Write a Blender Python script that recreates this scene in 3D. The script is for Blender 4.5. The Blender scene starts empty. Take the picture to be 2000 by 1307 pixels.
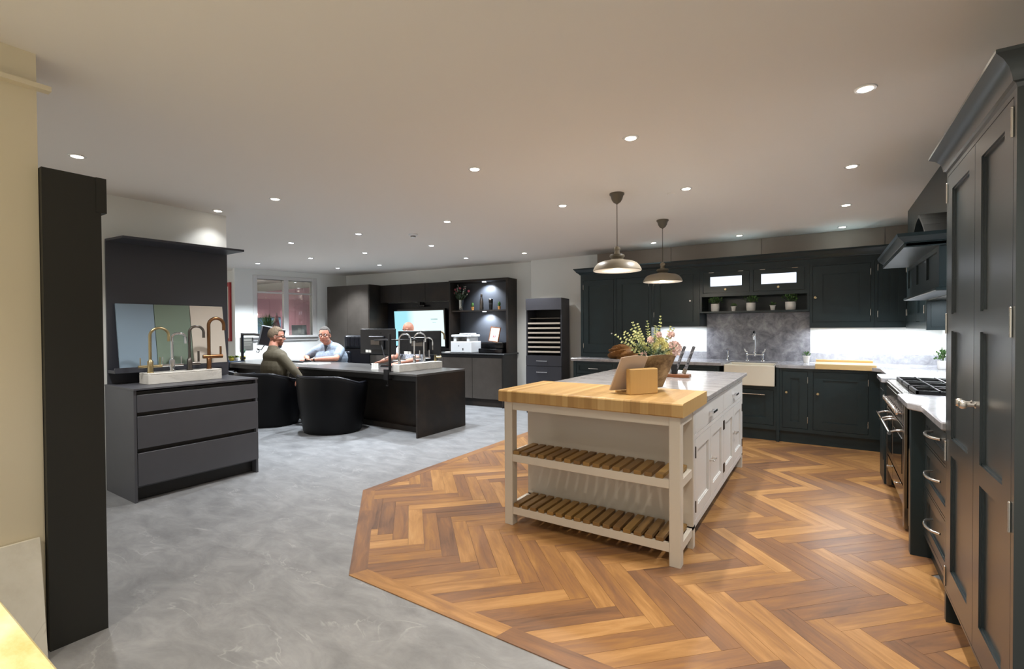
import bpy, bmesh, math, random
from mathutils import Vector, Matrix
PI=math.pi; R=math.radians
random.seed(7)
SC=bpy.context.scene; COL=SC.collection
# ------------------------------------------------------------------ camera, world, exposure
cam_d=bpy.data.cameras.new('camera'); cam=bpy.data.objects.new('camera',cam_d); COL.objects.link(cam)
_p,_y,_r=R(-0.7746),R(33.1458),R(-0.3502)
_F=Vector((-math.sin(_y)*math.cos(_p),math.cos(_y)*math.cos(_p),math.sin(_p)))
_rt=Vector((math.cos(_y),math.sin(_y),0)); _up=_rt.cross(_F)
_r2=_rt*math.cos(_r)+_up*math.sin(_r); _u2=-_rt*math.sin(_r)+_up*math.cos(_r)
_M=Matrix((_r2,_u2,-_F)).transposed().to_4x4(); _M.translation=Vector((0,0,1.37))
cam.matrix_world=_M
cam_d.sensor_width=36; cam_d.lens=938.779/2000*36; cam_d.clip_start=0.02; cam_d.clip_end=60
SC.camera=cam
w=bpy.data.worlds.new('world'); SC.world=w; w.use_nodes=True
w.node_tree.nodes['Background'].inputs[0].default_value=(1.0,0.94,0.84,1)
w.node_tree.nodes['Background'].inputs[1].default_value=1.0
vs=SC.view_settings; vs.view_transform='Standard'; vs.look='None'; vs.exposure=-0.08; vs.gamma=1.0; vs.use_curve_mapping=False
SPOT_W=80.0; SPOT_WIDE=6.0
H=2.54
# ------------------------------------------------------------------ colours and materials
def lin(c): return c/12.92 if c<=0.04045 else ((c+0.055)/1.055)**2.4
def rgb(h):
    if isinstance(h,str): h=h.lstrip('#'); return tuple(lin(int(h[i:i+2],16)/255) for i in (0,2,4))+(1,)
    return tuple(h)+(1,) if len(h)==3 else tuple(h)
MATS={}
def mat(name,col,rough=.5,metal=0,coat=0,emit=None,es=0,noise=None,bump=None,trans=0,ior=1.45,spec=None,aniso=0):
    if name in MATS: return MATS[name]
    m=bpy.data.materials.new(name); m.use_nodes=True; nt=m.node_tree; b=nt.nodes['Principled BSDF']
    b.inputs['Base Color'].default_value=rgb(col); b.inputs['Roughness'].default_value=rough; b.inputs['Metallic'].default_value=metal
    b.inputs['Coat Weight'].default_value=coat; b.inputs['Transmission Weight'].default_value=trans; b.inputs['IOR'].default_value=ior
    if spec is not None: b.inputs['Specular IOR Level'].default_value=spec
    if aniso: b.inputs['Anisotropic'].default_value=aniso
    if emit: b.inputs['Emission Color'].default_value=rgb(emit); b.inputs['Emission Strength'].default_value=es
    if noise:
        c2,scale,detail,lo,hi=noise
        tc=nt.nodes.new('ShaderNodeTexCoord'); n=nt.nodes.new('ShaderNodeTexNoise'); n.inputs['Scale'].default_value=scale; n.inputs['Detail'].default_value=detail; n.inputs['Roughness'].default_value=.65
        r=nt.nodes.new('ShaderNodeValToRGB'); r.color_ramp.elements[0].position=lo; r.color_ramp.elements[1].position=hi
        r.color_ramp.elements[0].color=rgb(col); r.color_ramp.elements[1].color=rgb(c2)
        nt.links.new(tc.outputs['Object'],n.inputs['Vector']); nt.links.new(n.outputs['Fac'],r.inputs['Fac']); nt.links.new(r.outputs['Color'],b.inputs['Base Color'])
    if bump:
        sc,st=bump
        tc=nt.nodes.new('ShaderNodeTexCoord'); n=nt.nodes.new('ShaderNodeTexNoise'); n.inputs['Scale'].default_value=sc; n.inputs['Detail'].default_value=4
        bp=nt.nodes.new('ShaderNodeBump'); bp.inputs['Strength'].default_value=st; bp.inputs['Distance'].default_value=.01
        nt.links.new(tc.outputs['Object'],n.inputs['Vector']); nt.links.new(n.outputs['Fac'],bp.inputs['Height']); nt.links.new(bp.outputs['Normal'],b.inputs['Normal'])
    MATS[name]=m; return m
def wood(name,cols,axis=0,rough=.42,scale=1.0,stretch=14,coat=0.0,contrast=.5,fine=60):
    """grain runs along the given object axis; a random value per object picks tone and offset"""
    if name in MATS: return MATS[name]
    m=bpy.data.materials.new(name); m.use_nodes=True; nt=m.node_tree; b=nt.nodes['Principled BSDF']; N=nt.nodes.new; L=nt.links.new
    tc=N('ShaderNodeTexCoord'); oi=N('ShaderNodeObjectInfo')
    mp=N('ShaderNodeMapping'); sc=[stretch*scale]*3; sc[axis]=1.6*scale; mp.inputs['Scale'].default_value=sc
    L(tc.outputs['Object'],mp.inputs['Vector'])
    ml=N('ShaderNodeMath'); ml.operation='MULTIPLY'; ml.inputs[1].default_value=57.0; L(oi.outputs['Random'],ml.inputs[0])
    cx=N('ShaderNodeCombineXYZ'); L(ml.outputs[0],cx.inputs[0]); L(ml.outputs[0],cx.inputs[1]); L(ml.outputs[0],cx.inputs[2])
    L(cx.outputs[0],mp.inputs['Location'])
    n1=N('ShaderNodeTexNoise'); n1.inputs['Scale'].default_value=1.6; n1.inputs['Detail'].default_value=6; n1.inputs['Roughness'].default_value=.62; n1.inputs['Distortion'].default_value=.7
    L(mp.outputs[0],n1.inputs['Vector'])
    mp2=N('ShaderNodeMapping'); s2=[fine]*3; s2[axis]=3.0; mp2.inputs['Scale'].default_value=s2; L(tc.outputs['Object'],mp2.inputs['Vector'])
    n2=N('ShaderNodeTexNoise'); n2.inputs['Scale'].default_value=1.5; n2.inputs['Detail'].default_value=3; L(mp2.outputs[0],n2.inputs['Vector'])
    a1=N('ShaderNodeMath'); a1.operation='MULTIPLY_ADD'; a1.inputs[1].default_value=contrast; L(n1.outputs['Fac'],a1.inputs[0])
    rr=N('ShaderNodeMath'); rr.operation='MULTIPLY_ADD'; rr.inputs[1].default_value=.54; rr.inputs[2].default_value=.5-.27-contrast*.5; L(oi.outputs['Random'],rr.inputs[0]); L(rr.outputs[0],a1.inputs[2])
    a2=N('ShaderNodeMath'); a2.operation='MULTIPLY_ADD'; a2.inputs[1].default_value=.25; L(n2.outputs['Fac'],a2.inputs[0])
    a3=N('ShaderNodeMath'); a3.operation='SUBTRACT'; a3.inputs[1].default_value=.125; L(a1.outputs[0],a3.inputs[0]); L(a3.outputs[0],a2.inputs[2])
    cr=N('ShaderNodeValToRGB'); els=cr.color_ramp.elements
    while len(els)<len(cols): els.new(.5)
    for i,c in enumerate(cols): els[i].position=i/(len(cols)-1); els[i].color=rgb(c)
    L(a2.outputs[0],cr.inputs['Fac']); L(cr.outputs['Color'],b.inputs['Base Color'])
    b.inputs['Roughness'].default_value=rough; b.inputs['Coat Weight'].default_value=coat; b.inputs['Coat Roughness'].default_value=.25
    bp=N('ShaderNodeBump'); bp.inputs['Strength'].default_value=.12; bp.inputs['Distance'].default_value=.002; L(n2.outputs['Fac'],bp.inputs['Height']); L(bp.outputs['Normal'],b.inputs['Normal'])
    MATS[name]=m; return m
def stone(name,base,dark,light,scale=2.5,rough=.25,vein='#ffffff',veinamt=.25,vscale=3.0,stretch=(1,1,1)):
    if name in MATS: return MATS[name]
    m=bpy.data.materials.new(name); m.use_nodes=True; nt=m.node_tree; b=nt.nodes['Principled BSDF']; N=nt.nodes.new; L=nt.links.new
    tc=N('ShaderNodeTexCoord'); mp=N('ShaderNodeMapping'); mp.inputs['Scale'].default_value=stretch; L(tc.outputs['Object'],mp.inputs['Vector'])
    n1=N('ShaderNodeTexNoise'); n1.inputs['Scale'].default_value=scale; n1.inputs['Detail'].default_value=9; n1.inputs['Roughness'].default_value=.68; n1.inputs['Distortion'].default_value=.5; L(mp.outputs[0],n1.inputs['Vector'])
    cr=N('ShaderNodeValToRGB'); e=cr.color_ramp.elements; e.new(.5); e[0].position=.3; e[2].position=.7
    e[0].color=rgb(dark); e[1].color=rgb(base); e[2].color=rgb(light); L(n1.outputs['Fac'],cr.inputs['Fac'])
    n2=N('ShaderNodeTexNoise'); n2.inputs['Scale'].default_value=vscale; n2.inputs['Detail'].default_value=5; n2.inputs['Distortion'].default_value=1.2; L(mp.outputs[0],n2.inputs['Vector'])
    s=N('ShaderNodeMath'); s.operation='SUBTRACT'; s.inputs[1].default_value=.5; L(n2.outputs['Fac'],s.inputs[0])
    ab=N('ShaderNodeMath'); ab.operation='ABSOLUTE'; L(s.outputs[0],ab.inputs[0])
    mr=N('ShaderNodeMapRange'); mr.inputs['From Min'].default_value=0; mr.inputs['From Max'].default_value=.012; mr.inputs['To Min'].default_value=veinamt; mr.inputs['To Max'].default_value=0; L(ab.outputs[0],mr.inputs['Value'])
    n3=N('ShaderNodeTexNoise'); n3.inputs['Scale'].default_value=vscale*1.7; L(mp.outputs[0],n3.inputs['Vector'])
    m3=N('ShaderNodeMapRange'); m3.inputs['From Min'].default_value=.5; m3.inputs['From Max'].default_value=.62; L(n3.outputs['Fac'],m3.inputs['Value'])
    mm=N('ShaderNodeMath'); mm.operation='MULTIPLY'; L(mr.outputs[0],mm.inputs[0]); L(m3.outputs[0],mm.inputs[1])
    mx=N('ShaderNodeMix'); mx.data_type='RGBA'; mx.inputs['B'].default_value=rgb(vein); L(cr.outputs['Color'],mx.inputs['A']); L(mm.outputs[0],mx.inputs['Factor'])
    L(mx.outputs['Result'],b.inputs['Base Color']); b.inputs['Roughness'].default_value=rough
    MATS[name]=m; return m
def glassy(name,tint='#ffffff',gloss=.08):
    if name in MATS: return MATS[name]
    m=bpy.data.materials.new(name); m.use_nodes=True; nt=m.node_tree; N=nt.nodes.new; L=nt.links.new
    nt.nodes.remove(nt.nodes['Principled BSDF']); out=nt.nodes['Material Output']
    t=N('ShaderNodeBsdfTransparent'); t.inputs[0].default_value=rgb(tint); g=N('ShaderNodeBsdfGlossy'); g.inputs['Roughness'].default_value=.03
    fr=N('ShaderNodeFresnel'); mx=N('ShaderNodeMixShader'); ad=N('ShaderNodeMath'); ad.operation='ADD'; ad.inputs[1].default_value=gloss
    L(fr.outputs[0],ad.inputs[0]); L(ad.outputs[0],mx.inputs[0]); L(t.outputs[0],mx.inputs[1]); L(g.outputs[0],mx.inputs[2]); L(mx.outputs[0],out.inputs['Surface'])
    MATS[name]=m; return m
CEIL=mat('ceiling paint','#e9e5df',.9); WALL=mat('wall paint','#e6e8e5',.85); CREAM=mat('cream wall paint','#d9cfb6',.8)
SOFF=mat('soffit panel','#a2958a',.8); DGREEN=mat('dark green painted wood','#1c292d',.36,noise=('#203034',3,2,.3,.7))
DGLOSS=mat('dark green satin sheen','#1b282c',.34,coat=.9,spec=.7)
DGLOSS.node_tree.nodes['Principled BSDF'].inputs['Coat Roughness'].default_value=.3; BLACKED=mat('matt black panel','#252522',.55)
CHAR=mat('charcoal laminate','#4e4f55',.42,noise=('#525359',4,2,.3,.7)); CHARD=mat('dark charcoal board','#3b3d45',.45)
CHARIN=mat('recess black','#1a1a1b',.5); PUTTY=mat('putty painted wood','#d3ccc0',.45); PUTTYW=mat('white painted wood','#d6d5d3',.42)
BRONZE=mat('brushed bronze laminate','#3d3833',.38,noise=('#544e49',1.3,6,.35,.75)); BRONZED=mat('dark bronze laminate','#262321',.45,noise=('#44372d',1.8,7,.45,.85),spec=.3)
DESKTOP=mat('dark slate desk top','#413f3e',.28,noise=('#5d5a57',2,6,.35,.75))
CHROME=mat('chrome','#d9dbe0',.08,1); NICKEL=mat('brushed nickel','#d6d3cd',.26,1); STEEL=mat('stainless steel','#8f877d',.25,1,aniso=.4)
STEELD=mat('dark oven glass','#0d0c0c',.06); BRASSY=mat('pewter metal','#c9b893',.3,1); GUN=mat('gunmetal','#6f6a66',.3,1); COPPER=mat('aged copper','#8a6446',.3,1); BRUSH=mat('brushed gold','#b6a680',.3,1)
BLACK=mat('black plastic','#131316',.38); BLACKG=mat('gloss black plastic','#08080a',.12); LEATHER=mat('black leather','#111218',.3,bump=(60,.25)); LEATHM=mat('black leatherette','#050507',.45,spec=.22)
IRON=mat('cast iron','#1a1b1d',.4); WHITE=mat('white ceramic','#ecebe8',.15,coat=.4); WPLAST=mat('white plastic','#e6e9ec',.3); SINKW=mat('cream fireclay','#e9e3d3',.15,coat=.5)
GREEN=mat('green leaf','#3c6030',.5,noise=('#57803c',9,2,.3,.7)); GREEND=mat('dark leaf','#1e3a1e',.55); PALEG=mat('pale eucalyptus leaf','#c9cd92',.5,noise=('#e4e2a2',7,2,.3,.7)); SAGE=mat('sage leaf','#8b9c82',.6)
PINK=mat('blush petal','#ecd0c6',.6); YELL=mat('pale yellow petal','#ebe4a8',.6); BLOOM=mat('pink bloom','#a85060',.6); STEM=mat('stem green','#4d6339',.6)
TERRA=mat('terracotta','#b07a3c',.7); GLASS=glassy('clear glass','#f4f8f6'); GLASSG=glassy('greenish glass','#dbe6dc',.1)
BAG=mat('brown paper cloth','#7a5123',.6,noise=('#8f6331',6,4,.3,.7)); PAPER=mat('paper','#f0ece2',.7); PAGE=mat('book page','#c8b6a6',.7)
STONE=stone('grey quartz','#a9aab0','#8f9097','#bcbdc3',14,.16,'#d4d4da',.35,9)
STONEW=stone('island quartz','#b4b1b0','#9c9998','#c6c3c2',5,.12,'#e2e0de',.4,4,(1,3,1))
STONED=stone('grey mottled stone','#84848b','#55555f','#adadb3',8,.3,'#c6c6cc',.4,7)
MARBLE=stone('white marble','#dcd9d2','#c2beb6','#e8e5df',3,.3,'#8e8a84',.25,2)
SLAB=stone('cream marble slab','#dedacd','#cdc7b8','#e8e4d9',2.5,.35,'#9a9588',.3,2)
ONYX=stone('yellow onyx','#ece1ac','#dcc885','#f5efcd',5,.2,'#c98a3c',.6,4,(1,2.2,1))
FLOORM=stone('grey stone floor tile','#8b8c8e','#797a7c','#9d9ea0',3.4,.34,'#c2c3c4',.4,1.9,(1,2.0,1))
OAK=wood('herringbone oak',['#5e4638','#7a5a44','#8d6647','#a17648','#b78a58','#c39a68'],0,.33,coat=.15,contrast=1.05,stretch=11,fine=70)
BEECH=wood('butcher block',['#94713f','#b48e57','#c9a56c','#d8ba84'],2,.38,contrast=.35,stretch=20,coat=.1)
SLATW=wood('oak slat',['#684c2c','#7d5f38','#94733f','#a4804c'],1,.5)
BAMBOO=wood('bamboo',['#b98f52','#c9a163','#d3ae72'],2,.4,contrast=.3)
BAMBX=wood('light chopping board',['#c39f66','#d3b37c','#dfc394'],0,.4,contrast=.3)
WALNUT=mat('walnut','#7a4a2a',.4); PINKC=mat('pink cabinet','#96707f',.5); BLUES=mat('blue splashback','#5f7f96',.35)
FROST=mat('glowing frosted glass','#dfeaf6',.4,emit='#e4eeff',es=1.15)  # pane emission stands in for a light inside the cabinet
LAMP=mat('lamp lens','#ffffff',.5,emit='#fff3e0',es=14); LAMPC=mat('cool lamp lens','#ffffff',.5,emit='#eef3ff',es=14)
BULB=mat('bulb','#ffffff',.5,emit='#ffe8c4',es=10); SHADEIN=mat('shade white inside','#f2ece0',.5); SHADE=mat('taupe enamel','#8f8574',.38); SHADED=mat('dark taupe metal','#5f584a',.4)
SKIN=mat('skin','#b98069',.55,noise=('#aa705c',14,2,.35,.7)); HAIRB=mat('sandy grey hair','#5a4a3a',.8,noise=('#7c6a55',60,3,.3,.7),bump=(90,.8)); HAIRG=mat('dark grey hair','#2f2b28',.8,noise=('#524c47',60,3,.3,.7),bump=(90,.8))
BROWNJ=mat('olive brown jumper','#514939',.85,bump=(120,.3)); SHIRT=mat('grey blue shirt','#747f8d',.8,noise=('#87919f',30,2,.4,.6)); SHIRT3=mat('pale patterned shirt','#a9abb0',.8,noise=('#7c7f88',60,2,.45,.55)); TROUS=mat('dark trousers','#16181f',.85)
# ------------------------------------------------------------------ mesh helpers
class MB:
    def __init__(s): s.v=[]; s.f=[]
    def add(s,vs,fs):
        o=len(s.v); s.v+= [tuple(v) for v in vs]; s.f+=[tuple(i+o for i in f) for f in fs]; return s
    def box(s,x0,x1,y0,y1,z0,z1):
        if x0>x1:x0,x1=x1,x0
        if y0>y1:y0,y1=y1,y0
        if z0>z1:z0,z1=z1,z0
        return s.add([(x0,y0,z0),(x1,y0,z0),(x1,y1,z0),(x0,y1,z0),(x0,y0,z1),(x1,y0,z1),(x1,y1,z1),(x0,y1,z1)],
          [(0,3,2,1),(4,5,6,7),(0,1,5,4),(1,2,6,5),(2,3,7,6),(3,0,4,7)])
    def fb(s,fr,s0,s1,t0,t1,n0,n1):
        k,pl=fr
        if k=='Y-': return s.box(s0,s1,pl-n1,pl-n0,t0,t1)
        if k=='X-': return s.box(pl-n1,pl-n0,s0,s1,t0,t1)
        if k=='X+': return s.box(pl+n0,pl+n1,s0,s1,t0,t1)
    def prism(s,pts,z0,z1):
        n=len(pts); a=sum(pts[i][0]*pts[(i+1)%n][1]-pts[(i+1)%n][0]*pts[i][1] for i in range(n))
        if a<0: pts=pts[::-1]
        return s.add([(x,y,z0) for x,y in pts]+[(x,y,z1) for x,y in pts],
          [tuple(range(n-1,-1,-1)),tuple(range(n,2*n))]+[(i,(i+1)%n,n+(i+1)%n,n+i) for i in range(n)])
    def sweepx(s,prof,p0,p1,up=(0,0,1),out=(0,-1,0),m0=0,m1=0):
        """profile of (out,up) swept from p0 to p1; m0/m1 mitre amounts per unit out"""
        p0=Vector(p0);p1=Vector(p1);d=(p1-p0).normalized();u=Vector(up);o=Vector(out);n=len(prof)
        vs=[p0+o*a+u*b-d*(a*m0) for a,b in prof]+[p1+o*a+u*b+d*(a*m1) for a,b in prof]
        return s.add(vs,[tuple(range(n)),tuple(range(2*n-1,n-1,-1))]+[(i,n+i,n+(i+1)%n,(i+1)%n) for i in range(n)])
    def lathe(s,prof,c=(0,0,0),n=24,axis='z'):
        c=Vector(c); vs=[];fs=[]
        for r,z in prof:
            for i in range(n):
                a=2*PI*i/n; x,y=r*math.cos(a),r*math.sin(a)
                vs.append(c+Vector({'z':(x,y,z),'x':(z,x,y),'y':(x,-z,y),'X':(-z,-x,y)}[axis]))
        m=len(prof)
        for j in range(m-1):
            for i in range(n): fs.append((j*n+i,j*n+(i+1)%n,(j+1)*n+(i+1)%n,(j+1)*n+i))
        fs.append(tuple(range(n-1,-1,-1))); fs.append(tuple(range((m-1)*n,m*n)))
        return s.add(vs,fs)
    def tube(s,pts,r,n=10,r1=None):
        pts=[Vector(p) for p in pts]; m=len(pts); vs=[];fs=[]; ref=None
        for j,p in enumerate(pts):
            t=(pts[min(j+1,m-1)]-pts[max(j-1,0)]).normalized()
            if ref is None: ref=Vector((0,0,1)) if abs(t.z)<.9 else Vector((1,0,0))
            a=(ref-t*ref.dot(t)).normalized(); b=t.cross(a); ref=a
            rr=r if r1 is None else r+(r1-r)*j/(m-1)
            for i in range(n):
                q=2*PI*i/n; vs.append(p+a*rr*math.cos(q)+b*rr*math.sin(q))
        for j in range(m-1):
            for i in range(n): fs.append((j*n+i,j*n+(i+1)%n,(j+1)*n+(i+1)%n,(j+1)*n+i))
        fs.append(tuple(range(n-1,-1,-1))); fs.append(tuple(range((m-1)*n,m*n)))
        return s.add(vs,fs)
    def ball(s,c,r,n=12,m=8,sc=(1,1,1),rot=None):
        c=Vector(c); vs=[];fs=[]
        for j in range(m+1):
            th=PI*j/m
            for i in range(n):
                a=2*PI*i/n; v=Vector((r*sc[0]*math.sin(th)*math.cos(a),r*sc[1]*math.sin(th)*math.sin(a),r*sc[2]*math.cos(th)))
                if rot: v=rot@v
                vs.append(c+v)
        for j in range(m):
            for i in range(n): fs.append((j*n+i,(j+1)*n+i,(j+1)*n+(i+1)%n,j*n+(i+1)%n))
        return s.add(vs,fs)
    def leaf(s,p,d,L,Wd,up=(0,0,1),cup=.15):
        p=Vector(p);d=Vector(d).normalized();a=d.cross(Vector(up))
        if a.length<1e-3:a=Vector((1,0,0))
        a.normalize(); n=a.cross(d)
        q=[p,p+d*L*.35+a*Wd*.5+n*L*cup*.5,p+d*L*.7+a*Wd*.4+n*L*cup,p+d*L,p+d*L*.7-a*Wd*.4+n*L*cup,p+d*L*.35-a*Wd*.5+n*L*cup*.5,p+d*L*.5]
        return s.add(q,[(0,1,6),(1,2,6),(2,3,6),(3,4,6),(4,5,6),(5,0,6)])
def build(mb,name,m,parent=None,local=False,smooth=None,bevel=0,bseg=1,mods=None):
    me=bpy.data.meshes.new(name); me.from_pydata(mb.v,[],mb.f); me.materials.append(m)
    bm=bmesh.new(); bm.from_mesh(me); bmesh.ops.remove_doubles(bm,verts=bm.verts,dist=1e-6) if smooth else None
    bmesh.ops.recalc_face_normals(bm,faces=bm.faces); bm.to_mesh(me); bm.free()
    if not local and parent is not None: me.transform(world_of(parent).inverted())
    if smooth:
        me.polygons.foreach_set('use_smooth',[True]*len(me.polygons)); me.set_sharp_from_angle(angle=R(smooth if smooth is not True else 40))
    o=bpy.data.objects.new(name,me); COL.objects.link(o)
    if parent is not None: o.parent=parent
    if bevel:
        b=o.modifiers.new('bevel','BEVEL'); b.width=bevel; b.segments=bseg; b.limit_method='ANGLE'; b.angle_limit=R(50)
    return o
def world_of(o):
    M=o.matrix_basis.copy()
    while o.parent: o=o.parent; M=o.matrix_basis@M
    return M
def tag(o,label,cat,group=None,kind=None):
    o['label']=label; o['category']=cat
    if group: o['group']=group
    if kind: o['kind']=kind
    return o
def thing(name,label,cat,loc=(0,0,0),rz=0,group=None,rx=0,ry=0):
    o=bpy.data.objects.new(name,None); COL.objects.link(o); o.empty_display_size=.1
    o.location=loc; o.rotation_euler=(rx,ry,rz); return tag(o,label,cat,group)
def struct(name,mb,m,parent=None,bevel=0):
    o=build(mb,name,m,parent,bevel=bevel)
    if parent is None: o['kind']='structure'
    return o
def copytree(o,parent=None):
    c=o.copy(); COL.objects.link(c)
    if parent: c.parent=parent
    for ch in list(o.children): copytree(ch,c)
    return c
# ------------------------------------------------------------------ room shell
fl=struct('floor',MB().box(-15,3,-2.2,9,-.1,0),FLOORM)
ce=struct('ceiling',MB().box(-15,3,-2.2,9,H,H+.1),CEIL)
struct('wall_back',MB().box(-4.3,1.3,7.2,7.4,0,H),WALL)
OR=R(6); OO=Vector((-4.6,6.756,0)); EX=Vector((math.cos(OR),math.sin(OR),0)); EY=Vector((-math.sin(OR),math.cos(OR),0))
def off(u,v,z=0): return OO+EX*u+EY*v+Vector((0,0,z))
def quadp(a,b,c,d): return [(p[0],p[1]) for p in (a,b,c,d)]
struct('wall_office_back',MB().prism(quadp(off(.36,.56),off(-4.25,.56),off(-4.25,.72),off(.36,.72)),0,H),WALL)
struct('wall_right',MB().box(1.1,1.3,-1,7.2,0,H),WALL)
struct('wall_soffit',MB().box(.70,1.1,2.96,6.36,2.12,H),DGREEN)
# soffit panels over the kitchen cabinets (brown-grey), with joints
for i,(a,b) in enumerate([(-3.05,-1.9),(-1.895,-.72),(-.715,.58),(.585,1.09)]):
    o=struct('trim_%d'%(i+1),MB().box(a,b,7.17,7.2,2.2,H-.002),SOFF)
# partition carrying the tap display; cream wall on the left; wall corner beyond
struct('wall_partition',MB().box(-5.32,-5.17,.2,2.55,0,H),WALL)
struct('wall_left',MB().box(-3.1,-2.80,-1.6,.618,0,H),CREAM)
struct('trim_5',MB().box(-2.80,-2.755,-1.6,.655,2.385,2.405),CREAM)
# window wall (skewed): local x along it, y towards the room behind
WW=thing('wall_window','',''); 
for k in ('label','category'): del WW[k]
WW['kind']='structure'; WW.location=(-9.35,4.75,0); WW.rotation_euler=(0,0,math.atan2(2.25,.55))
WL=2.34; g0,g1,gm0,gm1,gz0,gz1=.385,1.44,.875,.965,1.25,2.36
mb=MB().box(0,g0,0,.14,0,H).box(g1,WL,0,.14,0,H).box(g0,g1,0,.14,0,gz0).box(g0,g1,0,.14,gz1,H)
build(mb,'wall_panel',WALL,WW,local=True)
W1=thing('window_1','','')
for k in ('label','category'): del W1[k]
W1['kind']='structure'; W1.location=WW.location; W1.rotation_euler=WW.rotation_euler
mb=MB().box(.31,g0,-.022,.12,gz0-.02,gz1+.07).box(g1,1.53,-.022,.12,gz0-.02,gz1+.07).box(g0,g1,-.022,.12,gz1,gz1+.07)
build(mb,'window_frame',PUTTYW,W1,local=True,bevel=.006)
build(MB().box(gm0,gm1,-.02,.1,gz0,gz1),'mullion',PUTTYW,W1,local=True,bevel=.004)
build(MB().box(g0,gm0,.02,.06,2.085,2.115).box(gm1,g1,.02,.06,2.085,2.115),'transom',PUTTYW,W1,local=True)
build(MB().box(.28,1.56,-.07,.42,gz0-.04,gz0),'window_sill',PUTTYW,W1,local=True,bevel=.006)
build(MB().box(.30,1.54,-.03,0,gz0-.10,gz0-.04),'apron',PUTTYW,W1,local=True)
for a,b in ((g0,gm0),(gm1,g1)): build(MB().box(a,b,.035,.041,gz0,2.085),'pane',GLASS,W1,local=True); build(MB().box(a,b,.035,.041,2.115,gz1),'pane',GLASS,W1,local=True)
struct('wall_far_left',MB().box(-14.6,-9.35,4.95,5.06,0,H),WALL)
struct('wall_pink_room',MB().box(-14.6,-8.9,6.9,7.0,0,H),WALL)
# ------------------------------------------------------------------ herringbone floor inlay
Wp=.1; Kp=6; S2=2**.5
A=(-3.28,2.70);B=(-2.215,1.72);Xr=1.1;Ytop=6.6
poly=[(-3.28,Ytop),A,B,(Xr,1.72),(Xr,Ytop)]          # outer outline, counter-clockwise
bw=.098
def inner():
    # inner outline after the border
    d=Vector((B[0]-A[0],B[1]-A[1])).normalized(); nrm=Vector((-d.y,d.x))
    # border offset line point
    P=Vector(A)+nrm*bw
    t=((A[0]+bw)-P.x)/d.x; Ai=P+d*t
    t=((B[1]+bw)-P.y)/d.y; Bi=P+d*t
    return (Ai.x,Ai.y),(Bi.x,Bi.y)
Ai,Bi=inner()
ip=[(A[0]+bw,Ytop),Ai,Bi,(Xr,B[1]+bw),(Xr,Ytop)]
def clip(sub,cl):
    out=sub
    n=len(cl)
    for i in range(n):
        a=Vector(cl[i]);b=Vector(cl[(i+1)%n]); e=b-a; inp=out; out=[]
        if not inp: return []
        def side(p): return e.x*(p[1]-a.y)-e.y*(p[0]-a.x)
        for j in range(len(inp)):
            p=inp[j];q=inp[(j+1)%len(inp)]; sp,sq=side(p),side(q)
            if sp>=0: out.append(p)
            if (sp>=0)!=(sq>=0):
                t=sp/(sp-sq); out.append((p[0]+(q[0]-p[0])*t,p[1]+(q[1]-p[1])*t))
    return out
def area(p): return abs(sum(p[i][0]*p[(i+1)%len(p)][1]-p[(i+1)%len(p)][0]*p[i][1] for i in range(len(p))))/2
def pq(p,qp): q=-qp; return ((p-q)/S2,(p+q)/S2)
TH=.004; gap=.0006
full=None; cnt=0; stuffp=MB()
def slab(pts,cx,cy,ang,z=TH):
    c,s=math.cos(-ang),math.sin(-ang)
    lp=[((x-cx)*c-(y-cy)*s,(x-cx)*s+(y-cy)*c) for x,y in pts]
    return MB().prism(lp,0,z)
for i in range(-48,52):
    for j in range(-48,52):
        d=(i-j)%(2*Kp)
        if d==0: p0,p1,q0,q1,ang=i,i+Kp,j,j+1,R(45)
        elif d==2*Kp-1: p0,p1,q0,q1,ang=i,i+1,j,j+Kp,R(-45)
        else: continue
        P0,P1=.87+Wp*p0+gap,.87+Wp*p1-gap; Q0,Q1=-1.685+Wp*q0+gap,-1.685+Wp*q1-gap
        pts=[pq(P0,Q0),pq(P1,Q0),pq(P1,Q1),pq(P0,Q1)]
        cx=sum(p[0] for p in pts)/4; cy=sum(p[1] for p in pts)/4
        if area(pts)>0 and (pts[1][0]-pts[0][0])*(pts[2][1]-pts[0][1])-(pts[1][1]-pts[0][1])*(pts[2][0]-pts[0][0])<0: pts=pts[::-1]
        cp=clip(pts,ip)
        if len(cp)<3 or area(cp)<2e-4: continue
        ys=[p[1] for p in cp]; xs=[p[0] for p in cp]
        if min(xs)>-1.86 and max(xs)<-.72 and min(ys)>3.1 and max(ys)<5.1: continue   # under the island carcase
        if min(xs)>.56 or (min(xs)>.47 and min(ys)>2.2): continue                                                      # under the cabinets on the right
        if min(ys)>6.52 and min(xs)>-3.1: continue
        hidden = max(xs)<-1.5 and min(ys)>4.6
        if abs(area(cp)-Wp*Kp*Wp)<.0022:
            if full is None:
                o=build(MB().box(-.3+gap,.3-gap,-.05+gap,.05-gap,0,TH),'plank',OAK,None); full=o.data
            else: o=bpy.data.objects.new('plank',full); COL.objects.link(o)
        else:
            if cnt>=300: stuffp.prism(cp,0,TH); continue
            o=build(slab(cp,cx,cy,ang),'plank',OAK,None)
        if cnt>=300:
            bpy.data.objects.remove(o); stuffp.prism(cp,0,TH); continue
        cnt+=1
        o.location=(cx,cy,.0002); o.rotation_euler=(0,0,ang); o.parent=fl
if stuffp.v:
    o=build(stuffp,'planks',OAK,fl,local=True); o['kind']='stuff'
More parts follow.
